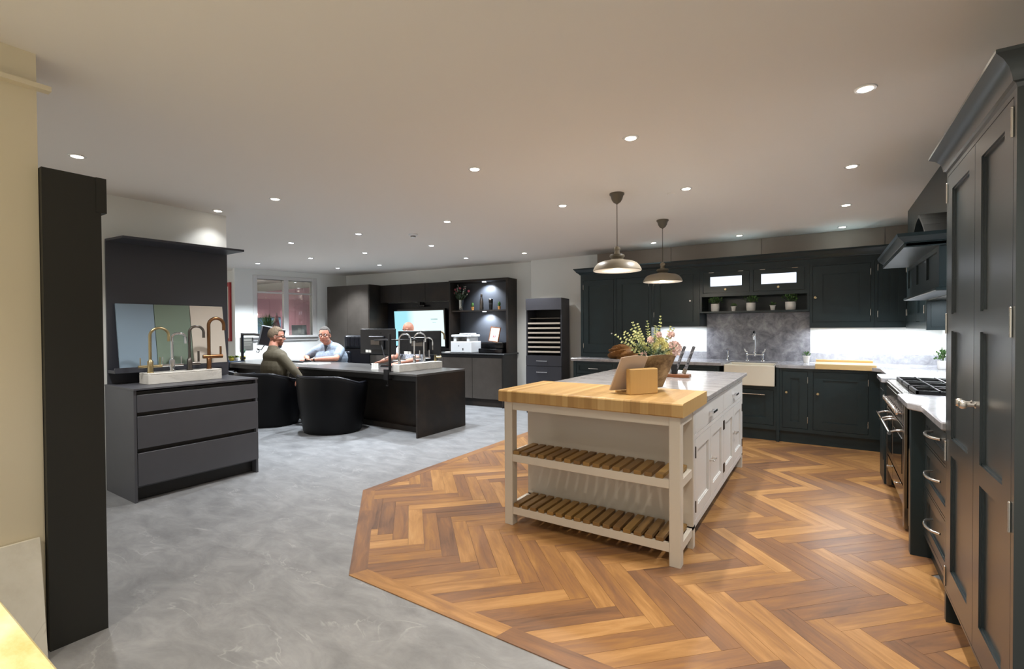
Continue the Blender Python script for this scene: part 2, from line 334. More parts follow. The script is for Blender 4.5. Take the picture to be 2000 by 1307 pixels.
def bplank(a,b,ai,bi,n,fr=None):
    a,b,ai,bi=map(Vector,(a,b,ai,bi)); ts=fr or [k/n for k in range(n+1)]
    for k in range(len(ts)-1):
        q=[a+(b-a)*ts[k],a+(b-a)*ts[k+1],ai+(bi-ai)*ts[k+1],ai+(bi-ai)*ts[k]]
        c=sum(q,Vector((0,0)))/4; dd=(b-a); ang=math.atan2(dd.y,dd.x)
        o=build(slab([tuple(v) for v in q],c.x,c.y,ang,.0045),'border_plank',OAK,None); o.location=(c.x,c.y,.0002); o.rotation_euler=(0,0,ang); o.parent=fl
bplank((-3.28,Ytop),A,ip[0],Ai,4); bplank(A,B,Ai,Bi,2,[0,.33,1]); bplank(B,(Xr,1.72),Bi,(Xr,1.72+bw),3,[0,.3,.68,1])
# ------------------------------------------------------------------ recessed downlights
def downlight(x,y,label,warm=1,power=None):
    t=thing('downlight',label,'ceiling light',(x,y,H),group=None)
    build(MB().lathe([(.032,-.001),(.034,-.006),(.046,-.006),(.049,-.001)],(0,0,0),24),'trim_ring',WHITE,t,local=True,smooth=True)
    build(MB().lathe([(.0315,-.003),(.0315,-.007)],(0,0,0),24),'lens',LAMP if warm else LAMPC,t,local=True)
    l=bpy.data.lights.new('downlight_lamp','SPOT'); l.energy=(power or SPOT_W*(1.0,1.15,2.7)[(1,2,0).index(warm)]); l.spot_size=R(112); l.spot_blend=.8; l.shadow_soft_size=.035
    l.color=(1,.93,.84) if warm==1 else ((.98,.97,.95) if warm==2 else (.86,.93,1))
    o=bpy.data.objects.new('lamp',l); COL.objects.link(o); o.parent=t; o.location=(0,0,-.03)
    return t
DL=[(.16,2.95,'downlight above the aisle beside the tall dark double-door unit',1),
(-1.01,2.90,'downlight over the front of the island, nearest the camera of its row',1),
(-2.16,2.82,'downlight over the wood floor left of the island butcher block',1),
(-4.20,1.12,'downlight in front of the left grey partition, above the tall black panel',2),
(.155,4.32,'downlight over the aisle level with the cooking range',2),
(-.99,4.22,'downlight right of the nearer pendant lamp',2),
(-4.13,2.46,'downlight in front of the tap display unit, nearer the room middle',2),
(-5.0,2.39,'downlight beside the end of the grey display partition',2),
(-2.11,4.13,'downlight left of the nearer pendant lamp',2),
(.16,5.67,'downlight over the aisle, third back from the camera on the far right',2),
(-3.47,4.03,'downlight over the grey floor between island and desk end',2),
(.16,6.90,'downlight nearest the right end of the dark wall cabinets',2),
(-.93,6.76,'downlight just before the glass-door wall cabinets',2),
(-4.81,3.93,'downlight over the near corner of the office desk',0),
(-6.05,3.82,'downlight above the empty black tub chair',0),
(-2.0,6.66,'downlight just left of the farther pendant lamp cord',2),
(-4.65,5.06,'downlight above the right end of the desk taps',0),
(-5.93,4.96,'downlight above the two back-to-camera monitors',0),
(-7.09,4.82,'downlight above the seated man in the brown jumper',0),
(-5.02,6.30,'downlight in front of the open display shelves',0),
(-3.94,6.40,'downlight above the charcoal sample drawer tower',2),
(-8.40,4.67,'downlight beside the interior window',0),
(-6.84,6.05,'downlight in front of the wall screen',0),
(-7.83,5.90,'downlight above the tall bronze cupboard front',0)]
for x,y,l,wm in DL: downlight(x,y,l,wm,9 if x==-5.0 else (520 if x==-8.40 else None))
# unseen fill spots added behind and above the camera to brighten the near room
for x,y in ((.1,1.4),(-1.1,.9),(-2.1,-.6),(-.6,-.9),(.5,-.4)):
    l=bpy.data.lights.new('rear_fill','SPOT'); l.energy=SPOT_W*1.0; l.spot_size=R(112); l.spot_blend=.8; l.shadow_soft_size=.04; l.color=(1,.90,.76)
    o=bpy.data.objects.new('rear_fill',l); COL.objects.link(o); o.location=(x,y,H-.03)
t=thing('smoke_detector','round white smoke detector on the ceiling','detector',(-4.27,4.32,H))
build(MB().lathe([(.055,0),(.055,-.015),(.05,-.02),(.03,-.022),(.03,-.045),(.024,-.05),(.001,-.05)],n=24),'housing',WPLAST,t,local=True,smooth=True)
build(MB().lathe([(.0305,-.028),(.0315,-.030),(.0315,-.036),(.0305,-.038)],n=24),'sensor_ring',BLACK,t,local=True,smooth=True)
t=thing('ceiling_plate','small round white blanking plate on the ceiling beside a downlight','plate',(-1.14,4.31,H))
build(MB().lathe([(.034,0),(.034,-.004),(.028,-.009),(.001,-.009)],n=20),'cap',CEIL,t,local=True,smooth=True)
# ------------------------------------------------------------------ pendants
def pendant(x,y,label):
    t=thing('pendant_lamp',label,'pendant lamp',(x,y,H),group='pendant lamps over the island'); zr=1.868-H
    build(MB().lathe([(.064,0),(.064,-.012),(.055,-.02),(.045,-.055),(.03,-.078),(.012,-.088),(.006,-.095)],n=28),'ceiling_rose',SHADED,t,local=True,smooth=True)
    build(MB().tube([(0,0,-.09),(0,0,zr+.2)],.0035,8),'cord',SHADED,t,local=True,smooth=True)
    build(MB().lathe([(.005,zr+.212),(.02,zr+.205),(.027,zr+.19),(.027,zr+.178),(.022,zr+.172),(.024,zr+.14),(.03,zr+.138)],n=24),'lamp_holder',SHADE,t,local=True,smooth=True)
    build(MB().lathe([(.03,zr+.14),(.06,zr+.138),(.064,zr+.13),(.064,zr+.118),(.056,zr+.113),(.05,zr+.095),(.052,zr+.09)],n=28),'collar',SHADED,t,local=True,smooth=True)
    pr=[(.05,.098),(.062,.092),(.095,.085),(.14,.076),(.17,.062),(.19,.04),(.203,.016),(.209,.0),(.206,-.002)]
    build(MB().lathe([(r,zr+z) for r,z in pr]+[(r-.004,zr+z-.003) for r,z in pr[-2::-1]],n=48),'lamp_shade',SHADE,t,local=True,smooth=60)
    build(MB().lathe([(r-.0045,zr+z-.0042) for r,z in pr[:-1]],n=48),'shade_lining',SHADEIN,t,local=True,smooth=60)
    build(MB().ball((0,0,zr+.045),.03,14,10,(1,1,1.15)),'bulb',BULB,t,local=True,smooth=True)
    l=bpy.data.lights.new('bulb_light','POINT'); l.energy=26; l.color=(1,.88,.72); l.shadow_soft_size=.032
    o=bpy.data.objects.new('bulb_light',l); COL.objects.link(o); o.parent=t; o.location=(0,0,zr+.004)
    return t
pendant(-1.532,4.036,'taupe metal pendant lamp nearer the camera over the island')
pendant(-1.498,5.318,'taupe metal pendant lamp farther away, in front of the wall cabinets')
# ------------------------------------------------------------------ cabinet kit
def rects_frame(s0,s1,t0,t1,ops,g=.004):
    ss=sorted({s0,s1}|{o[0]-g for o in ops}|{o[1]+g for o in ops}); ts=sorted({t0,t1}|{o[2]-g for o in ops}|{o[3]+g for o in ops})
    out=[]
    for j in range(len(ts)-1):
        run=None
        for i in range(len(ss)-1):
            cs,ct=(ss[i]+ss[i+1])/2,(ts[j]+ts[j+1])/2
            inside=any(o[0]-g<cs<o[1]+g and o[2]-g<ct<o[3]+g for o in ops)
            if not inside: run=(run[0],ss[i+1]) if run else (ss[i],ss[i+1])
            elif run: out.append((run[0],run[1],ts[j],ts[j+1])); run=None
        if run: out.append((run[0],run[1],ts[j],ts[j+1]))
    return out
def knob(fr,s,t,parent,m=NICKEL,sz=.013,L=.03,n0=0):
    ax={'Y-':'y','X-':'X','X+':'x'}[fr[0]]; c=P3(fr,s,t,n0)
    if ax=='y': prof=[(sz*.8,0),(sz*.45,-.004),(sz*.4,-L*.5),(sz,-L*.6),(sz*1.05,-L*.85),(sz*.8,-L)]; prof=[(r,-z) for r,z in prof]; ax='yy'
    prof=[(sz*.8,0),(sz*.45,.004),(sz*.4,L*.5),(sz,L*.6),(sz*1.05,L*.85),(sz*.8,L)]
    mb=MB()
    if ax=='yy':
        q=MB().lathe(prof,(0,0,0),16); mb.add([(c[0]+x,c[1]-z,c[2]+y) for x,y,z in q.v],q.f)
    else: mb.lathe(prof,c,16,ax)
    return build(mb,'knob',m,parent,smooth=50)
def P3(fr,s,t,n):
    k,pl=fr
    return (s,pl-n,t) if k=='Y-' else ((pl-n,s,t) if k=='X-' else (pl+n,s,t))
def bar(fr,s0,s1,t,parent,m=NICKEL,r=.005,out=.032,name='handle',n0=0):
    mb=MB().tube([P3(fr,s0-.012,t,n0+out),P3(fr,s1+.012,t,n0+out)],r,10)
    for s in (s0,s1): mb.tube([P3(fr,s,t,n0),P3(fr,s,t,n0+out)],r*.9,8)
    return build(mb,name,m,parent,smooth=50)
def bow(fr,s0,s1,t,parent,m=NICKEL,r=.006,out=.035,n0=0):
    pts=[P3(fr,s0+(s1-s0)*k/10,t,n0+out*math.sin(PI*k/10)**.45 if 0<k<10 else n0) for k in range(11)]
    return build(MB().tube(pts,r,10),'handle',m,parent,smooth=60)
def hinge(fr,s,t,parent,m=NICKEL,h=.065):
    return build(MB().tube([P3(fr,s,t-h/2,.003),P3(fr,s,t+h/2,.003)],.0045,8).add(*sphcap(fr,s,t+h/2)),'hinge',m,parent,smooth=50)
def sphcap(fr,s,t):
    q=MB().ball(P3(fr,s,t+.003,.003),.005,8,6); return q.v,q.f
def shaker(fr,s0,s1,t0,t1,m,parent,name='door',st=.075,panels=None,kn=None,hg=None,hh=(.1,.1),km=NICKEL,ksz=.013,n=0,rec=.013,rb=None,hm=NICKEL):
    panels=panels or [(t0+(rb or st),t1-st)]
    ops=[(s0+st,s1-st,a,b) for a,b in panels]
    mb=MB()
    for r in rects_frame(s0,s1,t0,t1,ops,0): mb.fb(fr,*r,n-.022,n)
    for o in ops:
        mb.fb(fr,o[0],o[1],o[2],o[3],n-.022,n-rec)
        b=.006
        for r in ((o[0],o[0]+b,o[2],o[3]),(o[1]-b,o[1],o[2],o[3]),(o[0],o[1],o[2],o[2]+b),(o[0],o[1],o[3]-b,o[3])): mb.fb(fr,*r,n-rec,n-rec*.45)
    d=build(mb,name,m,parent)
    if kn: knob(fr,kn[0],kn[1],d,km,ksz,n0=n)
    if hg:
        s=s0-.002 if hg=='L' else s1+.002
        for t in (t0+hh[0],t1-hh[1]): hinge(fr,s,t,d,hm)
    return d
def cabinet(name,label,fr,s0,s1,t0,t1,depth,m,ops,cat='cabinet',group=None,backing=True,hollow=()):
    c=P3(fr,(s0+s1)/2,0,-depth/2); t=thing(name,label,cat,(c[0],c[1],t0),group=group)
    mb=MB()
    if not hollow: mb.fb(fr,s0,s1,t0,t1,-depth,-.024)
    else:
        for r in rects_frame(s0,s1,t0,t1,list(hollow),0): mb.fb(fr,*r,-depth,-.024)
        for o in hollow: mb.fb(fr,*o,-depth,-depth+.02)
    build(mb,'body',m,t)
    fm=MB()
    for r in rects_frame(s0,s1,t0,t1,ops): fm.fb(fr,*r,-.024,0)
    build(fm,'face_frame',m,t)
    return t
# ------------------------------------------------------------------ back base run
YB=('Y-',6.47); D=DGREEN
def drawerbox(fr,s0,s1,t0,t1,m,parent,hm=NICKEL,st=.055,kind='bar',hw=.12,n=0):
    d=shaker(fr,s0,s1,t0,t1,m,parent,'drawer',st=min(st,(t1-t0)*.25),n=n); mid=(s0+s1)/2
    if kind=='bar': bar(fr,mid-hw/2,mid+hw/2,(t0+t1)/2+.0,d,hm,n0=n)
    return d
def plinth(fr,s0,s1,parent,m=D,rec=.035,h=.14): return build(MB().fb(fr,s0,s1,0.005,h,-rec-.02,-rec),'plinth',m,parent)
ops=[(-3.09,-2.53,.70,.85),(-3.09,-2.53,.45,.685),(-3.09,-2.53,.19,.435)]
t=cabinet('drawer_cabinet','dark green three-drawer cabinet at the left end of the back worktop',YB,-3.14,-2.49,.14,.88,.68,D,ops)
for o in ops: drawerbox(YB,*o,D,t)
plinth(YB,-3.14,-2.49,t)
ops=[(-2.45,-1.90,.19,.85)]
t=cabinet('base_cabinet','dark green base cabinet behind the island, right of the three-drawer cabinet',YB,-2.49,-1.86,.14,.88,.68,D,ops); shaker(YB,*ops[0],D,t,kn=(-1.95,.72)); plinth(YB,-2.49,-1.86,t)
ops=[(-1.82,-1.16,.74,.85),(-1.82,-1.16,.19,.72)]
t=cabinet('base_cabinet','dark green base cabinet left of the cream sink, mostly behind the island',YB,-1.86,-1.12,.14,.88,.68,D,ops); drawerbox(YB,*ops[0],D,t,hw=.16); shaker(YB,*ops[1],D,t); plinth(YB,-1.86,-1.12,t)
ops=[(-1.06,-.52,.195,.61)]
t=cabinet('sink_cabinet','dark green cabinet with wide pull-out under the cream sink',YB,-1.12,-.457,.14,.655,.68,D,ops)
d=shaker(YB,*ops[0],D,t,'drawer',st=.085); bar(YB,-1.0,-.62,.555,d,NICKEL,.006,.03)
plinth(YB,-1.12,-.49,t); build(MB().fb(YB,-.492,-.457,0,.88,-.6,.004),'end_post',D,t,bevel=.003)
ops=[(-.425,-.175,.185,.845)]
t=cabinet('base_cabinet','narrow dark green base cabinet right of the cream sink',YB,-.457,-.146,.14,.88,.68,D,ops); shaker(YB,*ops[0],D,t,kn=(-.385,.60),hg='R',st=.08,km=BRASSY,ksz=.015); plinth(YB,-.457,-.146,t)
ops=[(-.118,.385,.185,.845)]
t=cabinet('base_cabinet','wide dark green base cabinet under the wooden pastry board',YB,-.146,.60,.14,.88,.68,D,ops); shaker(YB,*ops[0],D,t,kn=(-.075,.60),hg='R',st=.09,km=BRASSY,ksz=.015); plinth(YB,-.146,.60,t)
# right-hand base run (doors face -X)
XB=('X-',.485)
ops=[(5.66,6.08,.19,.845),(6.11,6.4,.19,.845)]
t=cabinet('corner_cabinet','dark green base cabinet in the corner beyond the cooking range',XB,5.6,6.46,.14,.88,.5,D,ops); shaker(XB,*ops[0],D,t,kn=(5.72,.6),hg='R'); shaker(XB,*ops[1],D,t); plinth(XB,5.6,6.44,t)
t=thing('pilaster','dark green pilaster panel on the far side of the range','pilaster',(.76,5.4,0)); build(MB().fb(('X-',.424),5.22,5.6,0,.88,-.66,0),'side_panel',D,t,bevel=.003); build(MB().fb(('X-',.424),5.27,5.55,.2,.8,0,.004),'panel',D,t)
t=thing('pilaster','dark green full-height end panel between the range and the drawers','pilaster',(.76,3.7,0)); build(MB().fb(('X-',.424),3.68,3.745,0,.88,-.66,0),'side_panel',D,t,bevel=.003); build(MB().box(.46,1.09,3.985,4.035,0,.88),'inner_panel',D,t)
# tray slot with wooden boards
for i,(y,m,l) in enumerate([(3.80,BAMBX,'pale chopping board standing in the slot nearest the drawers'),(3.87,BAMBX,'pale chopping board standing in the slot beside the range')]):
    o=build(MB().box(.44,.95,y,y+.028,.10,.60),'chopping_board',m,None,bevel=.006); tag(o,l,'chopping board')
t=thing('tray_slot','narrow open slot cabinet for boards next to the range','cabinet',(.76,3.87,0)); build(MB().box(.5,1.09,3.746,3.984,.03,.10).box(1.03,1.09,3.746,3.984,.1,.88),'body',D,t); build(MB().box(.46,1.03,3.746,3.984,.66,.875),'rail_panel',STEEL,t)
ops=[(3.01,3.64,.70,.85),(3.01,3.64,.44,.68),(3.01,3.64,.17,.42)]
t=cabinet('drawer_cabinet','dark green three-drawer cabinet between the tall unit and the range',XB,2.96,3.68,.14,.88,.6,DGLOSS,ops)
for o in ops: d=shaker(XB,*o,DGLOSS,t,'drawer',st=.05); bow(XB,3.20,3.42,(o[2]+o[3])/2+.02,d,NICKEL,.007,.045)
plinth(XB,2.96,3.68,t)
# worktops
o=build(MB().prism([(-3.17,6.445),(-1.10,6.445),(-1.06,6.50),(-1.06,6.93),(-.50,6.93),(-.50,6.50),(-.46,6.445),(.39,6.445),(.477,6.34),(.477,5.65),(.40,5.62),(.40,5.20),(1.1,5.20),(1.1,7.2),(-3.17,7.2)],.88,.92),'worktop',STONE,None,bevel=.004); tag(o,'grey quartz worktop running along the back wall and round the right corner','worktop')
o=build(MB().prism([(.40,4.065),(.40,3.62),(.45,3.53),(.45,2.96),(1.1,2.96),(1.1,4.065)],.88,.92),'worktop',STONE,None,bevel=.006); tag(o,'pale quartz worktop piece between the tall unit and the range','worktop')
o=build(MB().box(-2.04,-1.405,7.17,7.2,.92,1.02),'upstand',STONE,None); tag(o,'low grey stone upstand left of the sink splashback','upstand')
o=build(MB().box(-.165,1.08,7.17,7.2,.92,1.03),'upstand',STONE,None); tag(o,'low grey stone upstand right of the sink splashback','upstand')
o=build(MB().box(1.07,1.1,2.96,7.17,.92,1.03),'upstand',STONE,None); tag(o,'low grey stone upstand along the right-hand wall','upstand')
o=build(MB().box(-1.405,-.165,7.163,7.198,.921,1.55),'splashback',STONED,None); tag(o,'tall mottled grey stone splashback behind the sink','splashback')
# sink
t=thing('sink','cream fireclay butler sink with exposed front','sink',(-.78,6.65,.66))
mb=MB().box(-1.055,-.505,6.40,6.44,.66,.905).box(-1.055,-.505,6.85,6.88,.66,.905).box(-1.055,-1.03,6.44,6.85,.66,.905).box(-.53,-.505,6.44,6.85,.66,.905).box(-1.03,-.53,6.44,6.85,.66,.685)
build(mb,'basin',SINKW,t,bevel=.008,bseg=3)
build(MB().lathe([(.035,0),(.035,.003),(.02,.004),(.001,.002)],(-.78,6.65,.685),20),'drain',CHROME,t,smooth=True)
# bridge tap
t=thing('kitchen_tap','chrome bridge tap with white lever ends behind the sink','tap',(-.78,7.03,.92))
mb=MB()
for s in (-.09,.09): mb.lathe([(.026,0),(.024,.008),(.014,.014),(.013,.06),(.017,.065),(.017,.09),(.01,.1)],(-.78+s,7.03,.92),16)
mb.tube([(-.87,7.03,1.0),(-.69,7.03,1.0)],.012,12); mb.lathe([(.018,-.02),(.02,0),(.018,.03),(.013,.04)],(-.78,7.03,1.0),16)
build(mb,'tap_body',CHROME,t,smooth=50)
pts=[(-.78,7.03,1.03),(-.78,7.03,1.24)]+[(-.78,7.03-.07+.07*math.cos(a),1.24+.07*math.sin(a)) for a in [PI*k/10 for k in range(1,11)]]+[(-.78,6.89,1.20)]
build(MB().tube(pts,.012,12),'spout',CHROME,t,smooth=60)
for s in (-.09,.09): build(MB().tube([(-.78+s,7.03,1.03),(-.78+s*1.25,7.02,1.045),(-.78+s*1.35,7.01,1.075)],.009,10,.007),'lever',WHITE,t,smooth=60)
t=thing('filter_tap','small chrome lever tap left of the bridge tap','tap',(-1.11,7.05,.92))
build(MB().lathe([(.02,0),(.012,.01),(.010,.1),(.014,.11),(.014,.135),(.006,.14)],(-1.11,7.05,.92),14).tube([(-1.11,7.05,1.04),(-1.11,6.97,1.07),(-1.11,6.93,1.05)],.008,10),'tap_body',CHROME,t,smooth=50)
build(MB().tube([(-1.16,7.05,1.07),(-1.06,7.05,1.07)],.006,8),'lever',CHROME,t,smooth=True)
# ------------------------------------------------------------------ wall cabinets, back run
YU=('Y-',6.75); UD=.45
ops=[(-3.10,-2.62,.99,2.08),(-2.575,-2.10,.99,2.08)]
t=cabinet('dresser_cabinet','dark green two-door dresser standing on the left of the worktop',YU,-3.147,-2.06,.921,2.11,UD,D,ops)
shaker(YU,*ops[0],D,t,hg='L',st=.08,rb=.13); shaker(YU,*ops[1],D,t,hg='R',st=.08,rb=.13)
knob(YU,-2.64,1.28,t,NICKEL)
ops=[(-2.02,-1.50,1.44,2.08)]
t=cabinet('wall_cabinet','dark green wall cabinet between the dresser and the glass doors',YU,-2.058,-1.412,1.375,2.11,UD,D,ops); shaker(YU,*ops[0],D,t,kn=(-1.53,1.72),hg='L',st=.08)
ops=[(-1.365,-.815,1.815,2.08),(-.765,-.215,1.815,2.08)]; hol=[(-1.385,-.19,1.572,1.765)]
t=cabinet('bridge_cabinet','dark green bridging wall cabinet with two lit glass doors over an open niche',YU,-1.41,-.165,1.552,2.11,UD,D,ops+[(-1.385+.003,-.19-.003,1.575,1.762)],hollow=hol)
for o in ops:
    s0,s1,t0,t1=o; gl=((s0+.085),(s1-.085),t0+.085,t1-.055)
    mb=MB()
    for r in rects_frame(s0,s1,t0,t1,[gl],0): mb.fb(YU,*r,-.022,0)
    d=build(mb,'door',D,t); build(MB().fb(YU,*gl,-.02,-.012),'pane',FROST,d); knob(YU,(s0+s1)/2,t0+.04,d,BRASSY,.015)
    for s in (s0+.1,s1-.1): build(MB().tube([P3(YU,s-.03,t1+.001,.002),P3(YU,s+.03,t1+.001,.002)],.005,8),'hinge',NICKEL,d,smooth=True)
ops=[(-.13,.42,1.42,2.08)]
t=cabinet('wall_cabinet','large square dark green wall cabinet right of the glass doors',YU,-.163,.455,1.35,2.11,UD,D,ops); shaker(YU,*ops[0],D,t,kn=(-.105,1.71),hg='R',st=.095,km=BRASSY,ksz=.016)
ops=[(.49,.765,1.42,2.08)]
t=cabinet('wall_cabinet','narrow dark green wall cabinet with tongue-and-groove door in the right corner',YU,.457,1.09,1.35,2.11,UD,D,ops)
mb=MB().fb(YU,*ops[0],-.022,-.004)
for s in (.555,.62,.69): mb.fb(YU,s-.022,s+.022,1.50,2.02,-.004,.001)
d=build(mb,'door',D,t); knob(YU,.75,1.72,d,NICKEL,.011)
for q in (1.5,2.02): hinge(YU,.487,q,d)
# crown moulding over the back run
crp=[(0,0),(0,.06),(.012,.062),(.018,.075),(.05,.10),(.075,.135),(.085,.14),(.085,.155),(-.3,.155),(-.3,0)]
mb=MB().sweepx(crp,(-3.147,6.75,2.108),(1.05,6.75,2.108),m0=1)
mb.sweepx(crp[:-2]+[(-.02,.155),(-.02,0)],(-3.147,7.18,2.108),(-3.147,6.75,2.108),out=(-1,0,0),m1=1)
o=build(mb,'cornice',D,None); tag(o,'dark green crown moulding over the back wall cabinets','cornice')
# under-cabinet strip lights
def strip(x,y,z,lx,ly,W,col=(.90,.95,1),rot=(0,0,0)):
    l=bpy.data.lights.new('strip','AREA'); l.shape='RECTANGLE'; l.size=lx; l.size_y=ly; l.energy=W; l.color=col
    o=bpy.data.objects.new('cabinet_strip_light',l); COL.objects.link(o); o.location=(x,y,z); o.rotation_euler=rot; return o
strip(-1.74,7.0,1.368,.6,.05,7); strip(.15,7.0,1.343,.55,.05,8); strip(.75,6.95,1.343,.4,.05,6); strip(.95,5.85,1.325,.05,.9,8,rot=(0,0,0))
strip(.95,3.35,2.0,.05,.5,6)
# right-hand wall cabinets and hood
XU=('X-',.73)
ops=[(5.56,6.02,1.41,2.08),(6.08,6.68,1.41,2.08)]
t=cabinet('wall_cabinet','dark green two-door wall cabinet on the right wall beyond the hood',XU,5.34,6.74,1.34,2.11,.36,D,ops)
shaker(XU,*ops[0],D,t,hg='L'); shaker(XU,*ops[1],D,t,hg='R')
t=thing('cooker_hood','dark green mantel hood with moulded shelf over the range','hood',(.85,4.5,1.58))
XH=('X-',.58)
mb=MB().fb(XH,3.9,5.3,1.605,1.90,-.5,-.02)
build(mb,'body',D,t)
pp=[(3.97+.44*k,3.97+.44*k+.38) for k in range(3)]
mb=MB()
for r in rects_frame(3.9,5.3,1.6,1.90,[(a,b,1.68,1.83) for a,b in pp],0): mb.fb(XH,*r,-.02,0)
for a,b in pp: mb.fb(XH,a,b,1.68,1.83,-.02,-.012)
build(mb,'front_panel',D,t)
build(MB().box(.56,1.09,3.88,5.32,1.583,1.603),'bottom_plate',D,t,bevel=.004)
build(MB().box(.37+.04,1.09,3.88,5.22,1.86,1.885),'soffit_board',D,t)
mp=[(-.2,.0),(0,0),(.0,.02),(.012,.024),(.03,.04),(.045,.055),(.05,.075),(-.2,.075)]
mb=MB().sweepx(mp,(.42,5.2,1.868),(.42,3.88,1.868),out=(-1,0,0),m0=0,m1=1); mb.sweepx(mp,(.42,3.88,1.868),(1.09,3.88,1.868),out=(0,-1,0),m0=1)
build(mb,'mantel_moulding',D,t); build(MB().box(.39,1.09,3.86,5.22,1.938,1.946),'mantel_top',D,t)
build(MB().box(.70,1.09,3.92,5.28,1.578,1.584),'filter_plate',STEEL,t)
strip(.85,4.6,1.572,.1,.8,9,(.8,.92,1))
t=thing('side_panel_unit','short dark teal panelled cabinet end under the hood line','cabinet',(.9,5.33,1.33)); build(MB().box(.71,1.09,5.305,5.338,1.33,1.58),'side_panel',D,t,bevel=.003); build(MB().box(.74,1.06,5.3,5.306,1.36,1.55),'panel',D,t)
# arched ornament on the mantel
t=thing('arched_bracket','black arched bracket ornament standing on the hood mantel','ornament',(.62,4.35,1.946))
def strap(pts,wd,th):
    mb=MB(); m=len(pts)
    for k in range(m-1):
        a=Vector(pts[k]);b=Vector(pts[k+1]); d=(b-a).normalized(); n=Vector((1,0,0)); u=d.cross(n)
        vs=[a+n*sx*wd/2+u*su*th/2 for sx in(-1,1) for su in(-1,1)]+[b+n*sx*wd/2+u*su*th/2 for sx in(-1,1) for su in(-1,1)]
        mb.add(vs,[(0,1,3,2),(4,6,7,5),(0,4,5,1),(2,3,7,6),(0,2,6,4),(1,5,7,3)])
    return mb
build(strap([(.62,4.82,1.945),(.62,4.5,2.11),(.62,4.42,2.13),(.62,4.36,2.13)],.16,.022),'strap',BLACKED,t)
build(strap([(.62,4.36,2.13),(.62,4.28,2.09),(.62,4.18,2.03),(.62,4.08,1.945)],.16,.022),'strap',BLACKED,t)
# ------------------------------------------------------------------ tall unit on the right
XT=('X-',.466)
t=thing('tall_cabinet','tall dark green double-door larder unit with crown moulding at the right edge','cabinet',(.78,2.47,0))
build(MB().fb(XT,1.99,2.958,.14,2.09,-.62,-.026),'body',DGLOSS,t)
ops=[(2.02,2.459,.155,2.045),(2.463,2.935,.155,2.045)]
mb=MB()
for r in rects_frame(1.99,2.958,.14,2.09,ops,.003): mb.fb(XT,*r,-.026,0)
build(mb,'face_frame',DGLOSS,t)
pn=[(.30,.775),(.865,1.35),(1.43,1.955)]
for k,o in enumerate(ops):
    p3=[(.27,.79),(.865,1.345),(1.42,1.975)]
    d=shaker(XT,*o,DGLOSS,t,st=.085,panels=p3,rec=.014)
    knob(XT,2.435 if k==0 else 2.495,1.072 if k==0 else 1.072,d,NICKEL,.016,.045)
    s=2.018 if k==0 else 2.937
    for q in (.21 if k else .24,.79,1.375,1.97): hinge(XT,s,q,d,NICKEL,.085)
for a,b in ((1.99,2.02),(2.925,2.958)): build(MB().fb(XT,a,b,0,.14,-.6,0),'side_foot',D,t)
build(MB().fb(XT,2.02,2.925,.005,.14,-.08,-.06),'plinth',D,t)
cp=[(0,0),(.004,.012),(.012,.016),(.014,.03),(.022,.055),(.038,.075),(.058,.088),(.058,.098),(-.3,.098),(-.3,0)]
mb=MB().sweepx(cp,(.466,2.958,2.065),(.466,1.99,2.065),out=(-1,0,0),m0=1,m1=1); mb.sweepx([c for c in cp[:-2]]+[(-.05,.098),(-.05,0)],(.466,1.99,2.065),(1.09,1.99,2.065),out=(0,-1,0),m0=1); mb.sweepx([c for c in cp[:-2]]+[(-.05,.098),(-.05,0)],(1.09,2.958,2.065),(.466,2.958,2.065),out=(0,1,0),m1=1)
build(mb,'crown_moulding',DGLOSS,t,smooth=30)
# ------------------------------------------------------------------ range cooker
t=thing('range_cooker','wide stainless steel range cooker with gas hob and row of knobs','cooker',(.76,4.63,0)); XR=('X-',.44); y0,y1=4.075,5.19
build(MB().fb(XR,y0,y1,.16,.895,-.62,-.012),'body',STEEL,t)
for a in (y0,y1-.06): build(MB().fb(XR,a,a+.06,.02,.895,-.03,.004),'side_trim',STEEL,t,bevel=.003)
build(MB().fb(XR,y0+.06,y1-.06,.70,.87,-.012,.006),'control_panel',STEEL,t,bevel=.003)
build(MB().fb(XR,y0,y1,.875,.905,-.62,.012),'top_trim',STEEL,t,bevel=.003)
for k in range(11): 
    s=y0+.12+(y1-y0-.24)*k/10; q=knob(XR,s,.775,t,CHROME,.017,.034,n0=.006); q.name='control_knob'
for k,(a,b) in enumerate([(y0+.065,y0+.65),(y0+.66,y1-.065)]):
    mb=MB().fb(XR,a,b,.30,.685,-.012,.004); d=build(mb,'oven_door',STEEL,t,bevel=.003)
    build(MB().fb(XR,a+.04,b-.04,.36,.60,.004,.007),'pane',STEELD,d)
    mb=MB().tube([P3(XR,a+.02,.635,.075),P3(XR,b-.02,.635,.075)],.013,14)
    for s in (a+.05,b-.05): mb.tube([P3(XR,s,.655,.0),P3(XR,s,.65,.04),P3(XR,s,.637,.072)],.008,8)
    build(mb,'handle',CHROME,d,smooth=50)
    d=build(MB().fb(XR,a,b,.165,.285,-.012,.003),'storage_drawer',STEELD,t); knob(XR,(a+b)/2,.23,d,NICKEL,.01,.02,n0=.003)
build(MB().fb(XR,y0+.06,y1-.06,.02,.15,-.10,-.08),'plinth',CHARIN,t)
build(MB().box(.44,1.06,y0+.01,y1-.01,.903,.912),'hob_plate',STEEL,t)
